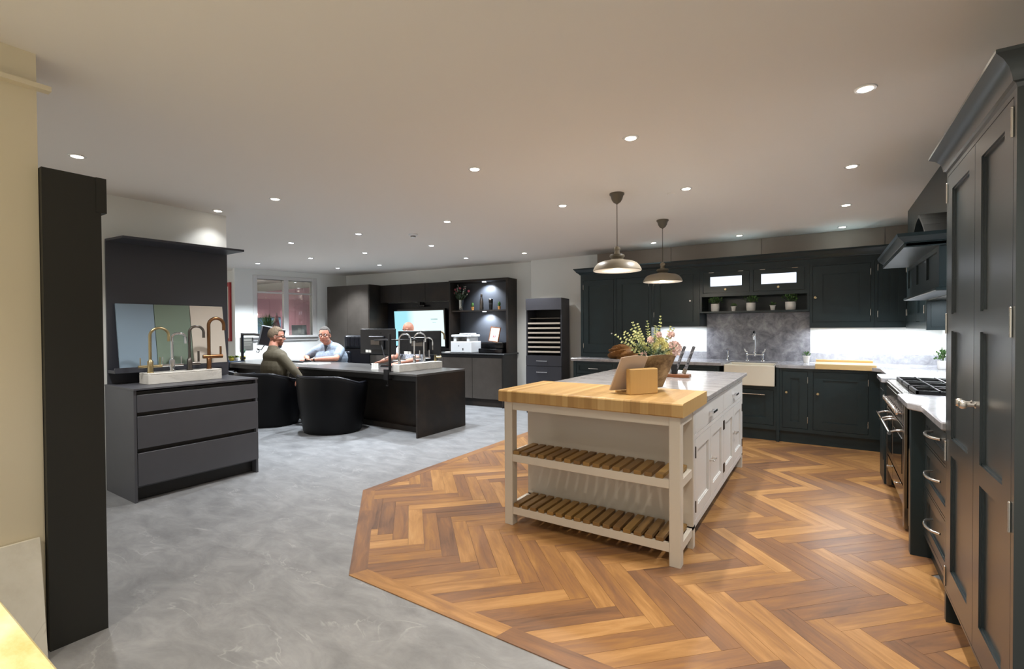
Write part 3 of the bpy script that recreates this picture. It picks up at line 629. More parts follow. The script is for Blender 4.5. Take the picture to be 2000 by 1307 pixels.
for k in range(3):
    a=y0+.04+.36*k; b=a+.33; mb=MB()
    for xx in (.50,.98): mb.box(xx,xx+.014,a,b,.915,.94)
    for yy in (a,b-.014): mb.box(.50,.994,yy,yy+.014,.915,.94)
    mb.box(.74,.754,a,b,.925,.945); mb.box(.52,.98,(a+b)/2-.006,(a+b)/2+.006,.925,.945)
    for xx in (.62,.87): mb.box(xx-.005,xx+.005,a,b,.928,.945)
    for xx in (.50,.98):
        for yy in (a,b-.014): mb.box(xx,xx+.014,yy,yy+.014,.911,.92)
    g=build(mb,'pan_support',IRON,t)
    for xx in (.62,.87): build(MB().lathe([(.05,.0),(.05,.01),(.035,.012),(.035,.02),(.001,.022)],(xx,(a+b)/2,.911),20),'burner',IRON,t,smooth=50)
# ------------------------------------------------------------------ island
t=thing('island_unit','white painted kitchen island with drawers, doors and open slatted wine shelves','kitchen island',(-1.28,4.0,0))
XI=('X+',-.68)
build(MB().box(-1.862,-.706,3.085,3.385,.14,.860).box(-1.862,-.706,3.385,5.14,.14,.879),'body',PUTTY,t)
build(MB().box(-1.862,-.68,3.06,3.085,.12,.860),'back_panel',PUTTY,t)
bays=[(3.12,4.09),(4.13,5.09)]
ops=[]
for a,b in bays: m_=(a+b)/2; ops+= [(a,b,.70,.855),(a,m_-.004,.165,.665),(m_+.004,b,.165,.665)]
mb=MB()
for r in rects_frame(3.085,5.14,.12,.879,ops+[(3.085,3.385,.864,.879)]): mb.fb(XI,*r,-.026,0)
build(mb,'face_frame',PUTTYW,t)
for i,(a,b) in enumerate(bays):
    m_=(a+b)/2
    d=shaker(XI,a,b,.70,.855,PUTTYW,t,'drawer',st=.0001,panels=[(.7001,.7002)])
    hb=MB().fb(XI,m_-.07,m_+.07,.768,.786,.022,.034)
    for s in (m_-.055,m_+.055): hb.fb(XI,s-.006,s+.006,.772,.782,0,.024)
    build(hb,'handle',CHROME,d,bevel=.002)
    for a2,b2,hg,ks in ((a,m_-.004,'L',m_-.035),(m_+.004,b,'R',m_+.035)):
        d=shaker(XI,a2,b2,.165,.665,PUTTYW,t,'door',st=.075,hg=hg,hh=(.08,.08),hm=GUN)
        kb=MB().tube([P3(XI,ks,.435,0),P3(XI,ks,.435,.026)],.0045,10).tube([P3(XI,ks-.015,.435,.028),P3(XI,ks+.015,.435,.028)],.006,10).lathe([(.010,0),(.010,.003)],P3(XI,ks,.435,0),14,'x')
        build(kb,'knob',NICKEL,d,smooth=50)
for (x0,x1,yy0,yy1) in ((-.715,-.68,3.06,3.11),(-.745,-.68,5.09,5.14),(-1.862,-1.80,5.09,5.14),(-1.862,-1.82,3.06,3.11)): build(MB().box(x0,x1,yy0,yy1,0,.14),'leg',PUTTY,t)
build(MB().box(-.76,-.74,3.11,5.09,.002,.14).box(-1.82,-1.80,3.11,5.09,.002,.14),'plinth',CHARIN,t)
for x in (-1.879,-.748): build(MB().box(x,x+.065,2.771,2.836,0,.86),'post',PUTTY,t,bevel=.004)
build(MB().box(-1.814,-.748,2.779,2.80,.805,.86).box(-1.875,-1.855,2.836,3.06,.805,.86).box(-.705,-.685,2.836,3.06,.805,.86),'top_rail',PUTTY,t)
for zr in (.445,.08):
    build(MB().box(-1.814,-.748,2.776,2.80,zr,zr+.052).box(-1.875,-1.85,2.836,3.06,zr,zr+.052).box(-.71,-.685,2.836,3.06,zr,zr+.052).box(-1.85,-.71,3.036,3.06,zr,zr+.052),'shelf_rail',PUTTY,t,bevel=.002)
    for k in range(16):
        x=-1.808+.0655*k+.0+(.0 if k<16 else 0)
        if k==0: sm=None
        if k==0 and zr==.445:
            so=build(MB().box(-.0225,.0225,-.134,.134,0,.024),'slat',SLATW,t,local=True,bevel=.0018); sdat=so
        else: so=sdat.copy(); COL.objects.link(so); so.parent=t
        so.location=Vector((x+.0225,2.775+.134,zr+.053))-t.location
        so.rotation_euler=(0,0,random.uniform(-.008,.008))
    so=sdat.copy(); COL.objects.link(so); so.parent=t; so.location=Vector((-.7335,2.95,zr+.053))-t.location; so.scale=(.9,.75,1)
o=build(MB().box(-1.95,-.655,3.385,5.28,.88,.91),'island_worktop',STONEW,None,bevel=.004); tag(o,'pale grey quartz worktop of the kitchen island','worktop')
t=thing('butcher_block','thick end-grain wooden butcher block on the near end of the island','butcher block',(-1.285,3.06,.862))
x=-1.907; rnd=random.Random(3); first=True
while x<-.662:
    wd=rnd.uniform(.026,.052); x1=min(x+wd,-.662)
    if -.662-x1<.02: x1=-.662
    # stave split into end-grain segments along y
    y=2.742; prof=[]
    mb=MB().sweepx([(0,.006),(.006,0),(.64,0),(.64,.08),(.012,.08),(.005,.077),(0,.07)],(x,2.742,.862),(x1,2.742,.862),out=(0,1,0))
    o=build(mb,'stave',BEECH,t); x=x1
# ------------------------------------------------------------------ things on the island
t=thing('bookstand','bamboo block bookstand holding the open cookbook','bookstand',(-.985,3.03,.942),rz=R(56))
build(MB().box(-.11,.11,-.022,.022,0,.165),'block',BAMBOO,t,local=True,bevel=.008,bseg=3)
build(MB().box(-.10,.10,.022,.15,0,.012),'base',BAMBOO,t,local=True)
t=thing('cookbook','open cookbook leaning on the bamboo bookstand','book',(-.985,3.03,.944),rz=R(56))
def bookside(sg):
    mb=MB(); n=8; th=.012; vs=[]
    for k in range(n+1):
        u=k/n; x=sg*u*.215+.04; yb=.022*math.sin(u*PI*.8)
        for zz,yy in ((.014,.145),(.225+.016*math.sin(u*PI*.8)+.012*(1-u),.012)):
            vs.append((x+.02,yy-yb,zz)); vs.append((x+.02,yy-yb+th,zz))
    f=[]
    for k in range(n):
        a=4*k;b=4*k+4
        f+=[(a,b,b+2,a+2),(a+1,a+3,b+3,b+1),(a,a+1,b+1,b),(a+2,b+2,b+3,a+3)]
    f+=[(0,2,3,1),(4*n,4*n+1,4*n+3,4*n+2)]
    return mb.add(vs,f)
build(bookside(-1),'page_block',PAGE,t,local=True,smooth=40); build(bookside(1),'page_block',mat('photo page','#5a4734',.5,noise=('#a8967c',9,4,.38,.62)),t,local=True,smooth=40)
build(MB().tube([(.06,.152,.016),(.06,.026,.236)],.008,8),'spine',PAPER,t,local=True)
t=thing('knife_block','low walnut knife block holding two dark knives on the island','knife block',(-1.13,4.52,.911),rz=R(3))
build(MB().box(-.19,.10,-.06,.06,0,.028),'base',WALNUT,t,local=True,bevel=.003)
build(MB().box(-.105,-.075,-.035,.035,.0281,.15),'card_divider',PAPER,t,local=True); build(MB().box(-.06,-.012,-.03,.03,.0281,.12),'magnet_block',BLACK,t,local=True,bevel=.004)
for i,(x0,l) in enumerate(((-.045,'knife with dark mottled handle standing left in the knife block'),(.035,'knife with dark mottled handle standing right in the knife block'))):
    k=thing('knife',l,'knife',(-1.12+x0,4.52,.942),ry=R(20))
    build(MB().box(-.018,.018,-.0015,.0015,0,.05),'blade',STEEL,k,local=True); build(MB().box(-.013,.013,-.009,.009,.045,.27),'handle',mat('mottled handle','#3a3a3e',.35,noise=('#8b8b90',40,3,.45,.6)),k,local=True,bevel=.005,bseg=2)
# flower vase
t=thing('flower_vase','clear glass vase of pale eucalyptus and blush flowers on the island','vase',(-1.47,4.85,.911))
pv=[(.045,0),(.05,.004),(.06,.06),(.078,.15),(.088,.19)]
build(MB().lathe(pv+[(r-.004,z+.002) for r,z in pv[::-1]][:-1]+[(.03,.008)],n=32),'glass_vase',GLASSG,t,local=True,smooth=50)
build(MB().lathe([(.042,.01),(.055,.06),(.066,.11)],n=24),'water',glassy('water','#cfdcc0',.02),t,local=True,smooth=True)
rn=random.Random(11); stems=MB(); pale=MB(); sage=MB(); dk=MB(); yl=MB()
def sprig(mbL,a,el,L,n,ls,stem=True,base=.15):
    p=Vector((.02*math.cos(a),.02*math.sin(a),base)); d=Vector((math.cos(a)*math.cos(el),math.sin(a)*math.cos(el),math.sin(el))); pts=[Vector((0,0,.03)),p]
    for k in range(n):
        d=(d+Vector((0,0,.03))).normalized(); p=p+d*L/n; pts.append(p)
        sd=d.cross(Vector((0,0,1))); sd=sd.normalized() if sd.length>.01 else Vector((1,0,0))
        fall=1-.55*k/n
        for sg in (-1,1):
            ld=(sd*sg+d*.5+Vector((0,0,rn.uniform(-.3,.6)))).normalized(); mbL.leaf(p,ld,ls*fall*rn.uniform(.8,1.2),ls*.75*fall,(rn.uniform(-.4,.4),rn.uniform(-.4,.4),1))
        ld=(d.cross(sd)*rn.choice((-1,1))+d*.4).normalized(); mbL.leaf(p,ld,ls*fall,ls*.7*fall,sd)
    stems.tube(pts,.0028,5)
RA=R(33)
for a,el,L in ((RA+R(180),R(22),.42),(RA+R(175),R(38),.36),(RA+R(190),R(55),.40),(RA+R(170),R(64),.36),(RA+R(100),R(72),.38),(RA+R(20),R(76),.42),(RA,R(55),.35),(RA+R(10),R(45),.36),(RA+R(200),R(48),.30),(RA+R(-90),R(70),.33),(RA+R(185),R(30),.36),(RA+R(178),R(50),.34),(RA+R(60),R(62),.33)): sprig(pale,a,el,L,13,.044)
for k in range(15): sprig(sage,rn.uniform(0,2*PI),R(rn.uniform(10,70)),rn.uniform(.16,.26),7,.034)
for k in range(9): sprig(dk,rn.uniform(0,2*PI),R(rn.uniform(-5,50)),rn.uniform(.12,.22),5,.05)
build(stems,'stem',STEM,t,local=True); build(pale,'pale_foliage',PALEG,t,local=True)['kind']='stuff'; build(sage,'sage_foliage',SAGE,t,local=True)['kind']='stuff'; build(dk,'dark_foliage',GREEND,t,local=True)['kind']='stuff'
def bloom(c,r,m,name,n=46):
    mb=MB(); c=Vector(c)
    for k in range(n):
        z=1-2*(k+.5)/n; a=k*2.4; q=math.sqrt(max(0,1-z*z)); d=Vector((q*math.cos(a),q*math.sin(a),z))
        mb.leaf(c+d*r*.25,(d+Vector((0,0,.25))).normalized(),r*.8,r*.6,(rn.uniform(-1,1),rn.uniform(-1,1),.5),.3)
    mb.ball(c,r*.5,8,6); return build(mb,name,m,t,local=True)
r2=Vector((.837,.547,0))
for off_,z,r,m in ((.20,.24,.085,PINK),(.175,.38,.04,PINK),(.07,.32,.045,YELL),(.11,.26,.05,YELL),(-.03,.33,.04,PINK),(.14,.20,.05,YELL),(.02,.27,.04,YELL),(-.10,.19,.035,PINK),(.05,.38,.035,PINK)):
    bloom(r2*off_+Vector((.03,-.05,z)),r,m,'flower')
# crumpled brown bag on the back worktop
def crumple(c,sc,seed,n=40,mm=26,amp=.16):
    rr=random.Random(seed); ph=[(rr.uniform(2,7),rr.uniform(2,7),rr.uniform(0,6),rr.uniform(.3,1)) for _ in range(7)]
    mb=MB(); vs=[];fs=[]
    for j in range(mm+1):
        th=PI*j/mm
        for i in range(n):
            a=2*PI*i/n; f=sum(w_*abs(math.sin(k1*a*.5+k2*th+p_)) for k1,k2,p_,w_ in ph)/3
            k1=1-amp+amp*2*(f-.6)
            z=math.cos(th)*sc[2]*k1
            vs.append((c[0]+sc[0]*math.sin(th)*math.cos(a)*k1,c[1]+sc[1]*math.sin(th)*math.sin(a)*k1,c[2]+max(z,-sc[2]*.55)))
    for j in range(mm):
        for i in range(n): fs.append((j*n+i,(j+1)*n+i,(j+1)*n+(i+1)%n,j*n+(i+1)%n))
    return mb.add(vs,fs)
o=build(crumple((-2.42,6.61,.99),(.20,.135,.12),5,amp=.34),'paper_bag',BAG,None,smooth=35); tag(o,'crumpled brown paper bag on the back worktop behind the flowers','bag')
# pastry board
t=thing('pastry_board','large pale wooden pastry board hooked over the back worktop edge','chopping board',(.16,6.65,.92))
build(MB().box(-.10,.455,6.43,6.90,.921,.941),'board',BAMBX,t); build(MB().box(-.10,.455,6.415,6.435,.885,.943),'front_lip',BAMBX,t,bevel=.003); build(MB().box(-.10,.455,6.88,6.90,.941,.968),'back_lip',BAMBX,t,bevel=.003)
# potted plants
def pot_plant(x,y,z,r,h,label,kind,seed,name='potted_plant',potm=WHITE,group=None):
    t=thing(name,label,'potted plant',(x,y,z),group=group); rr=random.Random(seed)
    build(MB().lathe([(r*.85,0),(r*.95,h*.1),(r,h*.5),(r*1.0,h),(r*.9,h),(r*.86,h*.85),(.001,h*.84)],n=24) if kind!='small' else MB().lathe([(r*.72,0),(r*.95,h*.86),(r*1.08,h*.88),(r*1.08,h),(r*.9,h),(r*.85,h*.85),(.001,h*.84)],n=20),'pot',potm,t,local=True,smooth=40)
    mb=MB(); st=MB(); n=90 if kind=='bush' else 34; R_=r*1.45 if kind=='bush' else r*.9
    hz=.11 if kind=='bush' else r*.9
    for k in range(n):
        a=rr.uniform(0,2*PI); q=rr.uniform(.1,1); d=Vector((math.cos(a)*q*R_,math.sin(a)*q*R_,rr.uniform(.1,1)*hz*(1.15-q*.5)))
        mb.leaf(Vector((0,0,h))+d,(d.normalized()+Vector((rr.uniform(-.6,.6),rr.uniform(-.6,.6),rr.uniform(-.3,.6)))).normalized(),.026 if kind=='bush' else r*.7,.018 if kind=='bush' else r*.25,(rr.uniform(-1,1),rr.uniform(-1,1),1))
        if k%6==0: st.tube([(0,0,h*.8),Vector((0,0,h))+d],.0015,4)
    build(mb,'foliage',GREEN,t,local=True)['kind']='stuff'; build(st,'stem',STEM,t,local=True)
    return t
for x,r,h,l,k in ((-1.238,.054,.10,'white potted bush at the left end of the open niche','bush'),(-1.012,.033,.062,'small white pot plant in the niche, left of the centre pot','small'),(-.808,.056,.102,'white potted bush in the middle of the open niche','bush'),(-.56,.034,.062,'small white pot plant in the niche, right of the centre pot','small'),(-.366,.060,.10,'white potted bush at the right end of the open niche','bush')):
    pot_plant(x,6.86,1.573,r,h,l,k,int(abs(x)*100))
pot_plant(-.20,6.93,.921,.04,.085,'small white pot with a succulent beside the pastry board','small',4)
pot_plant(1.0,6.5,.921,.045,.09,'leafy green pot plant in the right corner of the worktop','bush',9)
# ------------------------------------------------------------------ left: tall black panel, marble slab, onyx counter
t=thing('tall_panel_unit','tall matt black end panel with thicker top at the left, beside the cream wall','cabinet',(-3.05,.72,0))
build(MB().box(-3.35,-2.765,.620,.818,0,2.062),'side_panel',BLACKED,t); build(MB().box(-3.35,-2.762,.80,.838,1.905,2.063),'top_fascia',BLACKED,t)
t=thing('marble_slab','cream marble sample slab leaning at the foot of the cream wall','stone slab',(-2.71,.3,0),ry=R(-9))
build(MB().box(0,.02,-.9,.30,0,.50),'slab',SLAB,t,local=True,bevel=.002); t.location=(-2.715,.298,.003)
o=build(MB().box(-2.4,-.6,-.8,.208,.86,.90),'onyx_worktop',ONYX,None,bevel=.003); tag(o,'glossy yellow onyx counter corner at the bottom left','worktop')
t=thing('base_cabinet','white cabinet base carrying the yellow onyx counter','cabinet',(-1.5,-.3,0)); build(MB().box(-2.35,-.68,-.78,.15,.1,.859),'body',PUTTYW,t); build(MB().box(-2.3,-.73,-.75,.10,0,.1),'plinth',CHARIN,t)
# ------------------------------------------------------------------ tap display unit
XD=('X+',-4.563)
t=thing('drawer_unit','charcoal handleless three-drawer display unit under the taps','cabinet',(-4.86,2.03,0))
build(MB().box(-5.165,-4.59,1.532,1.552,0,.905).box(-5.165,-4.59,2.497,2.517,0,.905).box(-5.165,-5.14,1.552,2.497,.1,.88).box(-5.14,-4.60,1.552,2.497,.11,.135),'carcass',CHAR,t)
build(MB().box(-4.59,-4.565,1.532,1.551,0,.905),'side_edge',CHAR,t); build(MB().box(-4.59,-4.565,2.498,2.517,0,.905),'side_edge',CHAR,t)
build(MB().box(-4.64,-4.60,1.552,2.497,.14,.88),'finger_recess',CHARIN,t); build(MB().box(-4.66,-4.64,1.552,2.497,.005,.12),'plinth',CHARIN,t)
build(MB().box(-5.165,-4.555,1.530,2.520,.893,.908),'top',CHAR,t,bevel=.001)
for z0,z1 in ((.715,.855),(.425,.683),(.128,.39)): build(MB().box(-4.598,-4.563,1.555,2.52,z0,z1),'drawer',CHAR,t,bevel=.002)
t=thing('display_board','dark charcoal upright back board with canopy above the tap display','panel',(-5.155,2.04,.91))
build(MB().box(-5.167,-5.145,1.548,2.54,.909,2.14),'back_board',CHARD,t)
build(MB().prism([(-5.167,1.548),(-4.86,1.575),(-4.79,2.53),(-5.167,2.53)],2.135,2.155),'canopy',CHARD,t,bevel=.002)
build(MB().box(-5.145,-5.0,1.55,2.47,1.005,1.03),'ledge',CHARD,t); build(MB().box(-5.005,-4.995,1.55,2.47,1.005,1.05),'ledge_lip',CHARD,t)
for y0_,y1_,m,l in ((1.60,1.878,mat('blue sample','#8397a8',.3),'pale blue gloss door sample board leaning at the left'),(1.882,2.172,mat('green sample','#76877a',.3),'sage green gloss door sample board in the middle'),(2.176,2.475,mat('cream sample','#cdc5ba',.3),'cream gloss door sample board leaning at the right')):
    t=thing('sample_board',l,'sample board',(-5.035,(y0_+y1_)/2,1.032),ry=R(-8.5),group=None); hw=(y1_-y0_)/2
    build(MB().box(-.018,0,-hw,hw,0,.578),'board',m,t,local=True,bevel=.0015)
def tapblock(name,label,x0,x1,y0_,y1_,z,h):
    t=thing(name,label,'display plinth',((x0+x1)/2,(y0_+y1_)/2,z)); build(MB().box(x0,x1,y0_,y1_,z,z+h*.86),'block',MARBLE,t,bevel=.003); build(MB().box(x0,x1,y0_,y1_,z+h*.86,z+h),'top_slab',MARBLE,t,bevel=.003)
tapblock('tap_plinth','long white marble plinth carrying four taps on the charcoal unit',-4.965,-4.78,1.71,2.30,.909,.095)
def arch(x,y,z,hgt,rad,r,dx=0,dy=1,tip=.05,sq=False):
    pts=[(x,y,z),(x,y,z+hgt-rad)]
    if sq:
        e=.04; pts=[(x,y,z),(x,y,z+hgt-e)]+[(x+dx*e*(1-math.cos(a)),y+dy*e*(1-math.cos(a)),z+hgt-e+e*math.sin(a)) for a in [PI/2*k/5 for k in range(1,6)]]
        W_=rad*2; pts+=[(x+dx*(W_-e+e*math.sin(a)),y+dy*(W_-e+e*math.sin(a)),z+hgt-e+e*math.cos(a)) for a in [PI/2*k/5 for k in range(6)]]
        pts+=[(x+dx*W_,y+dy*W_,z+hgt-e-tip)]; return pts
    pts+=[(x+dx*(rad-rad*math.cos(a)),y+dy*(rad-rad*math.cos(a)),z+hgt-rad+rad*math.sin(a)) for a in [PI*k/14 for k in range(1,15)]]
    pts+=[(x+dx*2*rad,y+dy*2*rad,z+hgt-rad-tip)]; return pts
def tap(x,y,z,hgt,rad,m,label,dx,dy,style='twin',sq=False,r=.0115,tip=.05,body=.022):
    t=thing('mixer_tap',label,'tap',(x,y,z))
    build(MB().lathe([(body+.004,0),(body+.004,.004),(body,.006),(body,.10),(body-.006,.105),(r,.112)],(x,y,z),18),'tap_body',m,t,smooth=50)
    build(MB().tube(arch(x,y,z+.10,hgt-.10,rad,r,dx,dy,tip,sq),r,14),'spout',m,t,smooth=60)
    nx,ny=dx,dy
    if style=='twin':
        for s in (-1,1):
            mb=MB().tube([(x+nx*s*.015,y+ny*s*.015,z+.055),(x+nx*s*.085,y+ny*s*.085,z+.055)],.012,12).tube([(x+nx*s*.07,y+ny*s*.07,z+.06),(x+nx*s*.07,y+ny*s*.07,z+.13)],.004,8)
            build(mb,'lever',m,t,smooth=50)
    elif style=='side':
        build(MB().tube([(x,y,z+.06),(x+nx*.085,y+ny*.085,z+.06)],.014,12).tube([(x+nx*.072,y+ny*.072,z+.06),(x+nx*.072,y+ny*.072,z+.17)],.009,10),'lever',m,t,smooth=50)
    elif style=='tee':
        build(MB().tube([(x-nx*.05,y-ny*.05,z+.115),(x+nx*.115,y+ny*.115,z+.115)],.018,14).tube([(x+nx*.10,y+ny*.10,z+.12),(x+nx*.10,y+ny*.10,z+.21)],.009,10),'lever',m,t,smooth=50)
    return t
zb=1.004
tap(-4.86,1.755,zb,.385,.068,BRUSH,'brushed champagne swan-neck tap, leftmost on the left marble plinth',.12,.99)
tap(-4.86,1.92,zb,.335,.052,CHROME,'polished chrome square-neck tap, second from left on the left marble plinth',.12,.99,sq=True)
tap(-4.86,2.06,zb,.40,.058,GUN,'gunmetal swan-neck tap with side lever, third on the left marble plinth',.12,.99,'side')
tap(-4.86,2.225,zb,.475,.065,COPPER,'aged copper swan-neck tap, tallest and rightmost on the left marble plinth',.12,.99,'tee',r=.015,body=.02)
# ------------------------------------------------------------------ office wall units (rotated frame)
OF=R(6)
def oth(name,label,cat,u,v=0,z=0,group=None):
    p=off(u,v,z); return thing(name,label,cat,tuple(p),rz=OF,group=group)
class OB(MB):
    """boxes given in office coordinates, written local to an office thing at (u,v,z)"""
    def __init__(s,u=0,v=0,z=0): super().__init__(); s.o=(u,v,z)
    def b(s,u0,u1,v0,v1,z0,z1): a=s.o; return s.box(u0-a[0],u1-a[0],v0-a[1],v1-a[1],z0-a[2],z1-a[2])
def ob(t,org,name,m,boxes,bevel=0):
    q=OB(*org)
    for b_ in boxes: q.b(*b_)
    return build(q,name,m,t,local=True,bevel=bevel)
og=(-3.6,0,0); t=oth('tall_cupboard','tall bronze-brown two-door cupboard at the left of the office wall units','cupboard',*og)
ob(t,og,'body',BRONZE,[(-4.17,-3.02,.02,.55,.1,2.255)]); ob(t,og,'door',BRONZE,[(-4.165,-3.60,0,.02,.14,2.25)]); ob(t,og,'door',BRONZE,[(-3.595,-3.03,0,.02,.14,2.25)]); ob(t,og,'end_panel',BRONZED,[(-3.02,-3.0,0,.55,0,2.255)]); ob(t,og,'plinth',CHARIN,[(-4.17,-3.02,.05,.08,.005,.1)])
og=(-2.1,.3,1.9); t=oth('wall_cupboard','row of three dark bronze wall cupboards above the big screen','cupboard',*og)
ob(t,og,'body',BRONZED,[(-2.998,-1.24,.32,.55,1.905,2.25)])
for a,b in ((-2.99,-2.45),(-2.445,-1.86),(-1.855,-1.245)): ob(t,og,'door',BRONZED,[(a,b,.3,.32,1.895,2.245)])
og=(-2.1,.5,.9); t=oth('media_panel','black recessed back panel behind the big wall screen','panel',*og)
ob(t,og,'panel',mat('near black blue panel','#15161c',.35),[(-2.998,-1.24,.535,.552,.93,1.895)])
og=(-2.1,.2,0); t=oth('base_unit','run of bronze-brown base cupboards with black top under the shelves','cupboard',*og)
ob(t,og,'body',BRONZED,[(-2.998,-.02,.02,.545,.13,.90)]); ob(t,og,'end_panel',BRONZED,[(-.02,0,0,.545,0,.90)]); ob(t,og,'plinth',BRONZED,[(-2.99,-.02,.05,.07,.005,.125)])
for a,b in ((-2.99,-2.41),(-2.405,-1.82),(-1.815,-1.235),(-1.23,-.62),(-.612,-.024)):
    ob(t,og,'door',BRONZE,[(a,b,0,.02,.14,.85)])
ob(t,og,'handle_recess',CHARIN,[(-2.99,-.024,.01,.03,.855,.895)])
og=(-1.4,.2,.9); t=oth('office_worktop','slim black worktop with rounded end on the bronze base cupboards','worktop',*og); ob(t,og,'top',CHARIN,[(-2.998,.035,-.012,.55,.903,.93)],bevel=.01)
og=(-.6,.4,.93); t=oth('shelf_unit','open dark shelf unit with two spotlit compartments over the printers','shelf unit',*og)
ob(t,og,'side_panel',BRONZED,[(-1.238,-1.205,.2,.55,.932,2.25)]); ob(t,og,'side_panel',BRONZED,[(-.04,0,.2,.55,.932,2.25)])
ob(t,og,'top_panel',BRONZED,[(-1.205,-.04,.2,.55,2.215,2.25)]); ob(t,og,'back_panel',mat('slate back panel','#3c3f45',.4),[(-1.205,-.04,.535,.55,.932,2.215)]); ob(t,og,'shelf',BRONZED,[(-1.205,-.04,.24,.535,1.675,1.698)])
for nm,z,vv in (('spot',2.2145,.36),('spot',1.6745,.36)):
    build(MB().lathe([(.035,0),(.035,-.006),(.001,-.006)],(-.57+.6,vv-.4,z-.93),18),'spot_lens',LAMPC,t,local=True)
    l=bpy.data.lights.new('shelf_spot','SPOT'); l.energy=60; l.spot_size=R(120); l.spot_blend=.7; l.shadow_soft_size=.02; l.color=(.85,.92,1); o=bpy.data.objects.new('shelf_spot_light',l); COL.objects.link(o); o.parent=t; o.location=(.03,vv-.4,z-.93-.016); o.rotation_euler=(R(24),0,0)
# wall screen, tilted slightly
t=oth('wall_screen','large lit wall-mounted screen showing a pale blue slide','screen',-2.12,.47,1.37); t.rotation_euler=(R(4),R(0),OF)
build(MB().box(-.64,.64,-.03,.03,-.38,.39),'housing',BLACKG,t,local=True,bevel=.004)
sm=bpy.data.materials.new('screen slide'); sm.use_nodes=True; nt=sm.node_tree; b_=nt.nodes['Principled BSDF']; tc=nt.nodes.new('ShaderNodeTexCoord'); sx=nt.nodes.new('ShaderNodeSeparateXYZ'); cr=nt.nodes.new('ShaderNodeValToRGB'); mr=nt.nodes.new('ShaderNodeMapRange'); mr.inputs['From Min'].default_value=-.6; mr.inputs['From Max'].default_value=.6
nt.links.new(tc.outputs['Object'],sx.inputs[0]); nt.links.new(sx.outputs[0],mr.inputs['Value']); nt.links.new(mr.outputs[0],cr.inputs['Fac']); cr.color_ramp.elements[0].color=rgb('#a5e6f2'); cr.color_ramp.elements[0].position=.25; cr.color_ramp.elements[1].color=rgb('#e9fbfa'); cr.color_ramp.elements[1].position=.42
b_.inputs['Base Color'].default_value=(0,0,0,1); nt.links.new(cr.outputs['Color'],b_.inputs['Emission Color']); b_.inputs['Emission Strength'].default_value=1.15
build(MB().box(-.605,.605,-.033,-.0302,-.345,.355),'display',sm,t,local=True)
GT=mat('grey slide text','#9fb5b5',.6,emit='#a9c2c2',es=.8)
build(MB().box(.30,.46,-.034,-.0331,.17,.195).box(.34,.42,-.034,-.0331,.115,.127),'slide_text',GT,t,local=True)
t=oth('webcam','small black webcam mount above the wall screen','camera',-2.12,.44,1.80); build(MB().box(-.15,.15,-.03,.03,0,.04),'housing',BLACK,t,local=True,bevel=.006); build(MB().lathe([(.012,.0),(.012,.008),(.001,.008)],(0,-.03,.02),14,'y'),'lens',BLACKG,t,local=True); build(MB().box(-.03,.03,.0,.05,.04,.095),'bracket',BLACK,t,local=True)
# printers
t=oth('printer','white multifunction laser printer on the black worktop','printer',-.87,.20,.931)
build(MB().box(-.22,.22,-.17,.17,0,.205),'body',WPLAST,t,local=True,bevel=.012,bseg=2)
build(MB().box(-.17,-.11,-.15,.15,.205,.28).box(.11,.17,-.15,.15,.205,.28).box(-.11,.11,.02,.15,.205,.27),'upper_body',WPLAST,t,local=True,bevel=.006)
build(MB().box(-.11,.11,-.14,.02,.2051,.215),'output_tray',BLACK,t,local=True)
build(MB().box(-.21,.21,-.165,.15,.282,.325),'scanner',WPLAST,t,local=True,bevel=.01,bseg=2); build(MB().box(-.08,.17,-.1,.1,.325,.35),'document_feeder',WPLAST,t,local=True,bevel=.01)
build(MB().box(-.055,-.035,-.172,-.1701,.115,.135),'badge',mat('badge grey','#7f868c',.5),t,local=True); build(MB().box(.035,.055,-.172,-.1701,.045,.085),'label',BLACK,t,local=True); build(MB().box(-.2,.2,-.172,-.1701,.012,.016),'tray_gap',mat('gap grey','#90969a',.5),t,local=True)
t=oth('printer','glossy black inkjet printer right of the white printer','printer',-.30,.24,.931)
build(MB().box(-.25,.235,-.14,.17,0,.08),'paper_tray',BLACKG,t,local=True,bevel=.012,bseg=2); build(MB().box(-.21,.235,-.12,.18,.082,.19),'body',BLACKG,t,local=True,bevel=.015,bseg=2); build(MB().box(-.2,.22,-.1215,-.1202,.172,.178),'trim_line',GUN,t,local=True)
t=oth('picture_frame','small wood-edged framed print standing on the black printer','picture frame',-.36,.30,1.125); t.rotation_euler=(R(-10),R(6),OF+R(-8))
build(MB().box(-.11,-.095,0,.015,0,.27).box(.095,.11,0,.015,0,.27).box(-.095,.095,0,.015,0,.015).box(-.095,.095,0,.015,.255,.27),'frame',WALNUT,t,local=True); build(MB().box(-.095,.095,.004,.01,.015,.255),'print',PAPER,t,local=True); build(MB().box(-.03,.04,.002,.0039,.075,.12),'motif',mat('red motif','#a2545a',.7,noise=('#d9b3b0',30,2,.4,.6)),t,local=True)
t=oth('paper_stack','loose white papers beside the white printer','papers',-1.18,.15,.931); build(MB().box(-.08,.05,-.1,.1,0,.006),'sheet',PAPER,t,local=True); build(MB().box(-.06,.07,-.08,.12,.0062,.012),'sheet',PAPER,t,local=True)
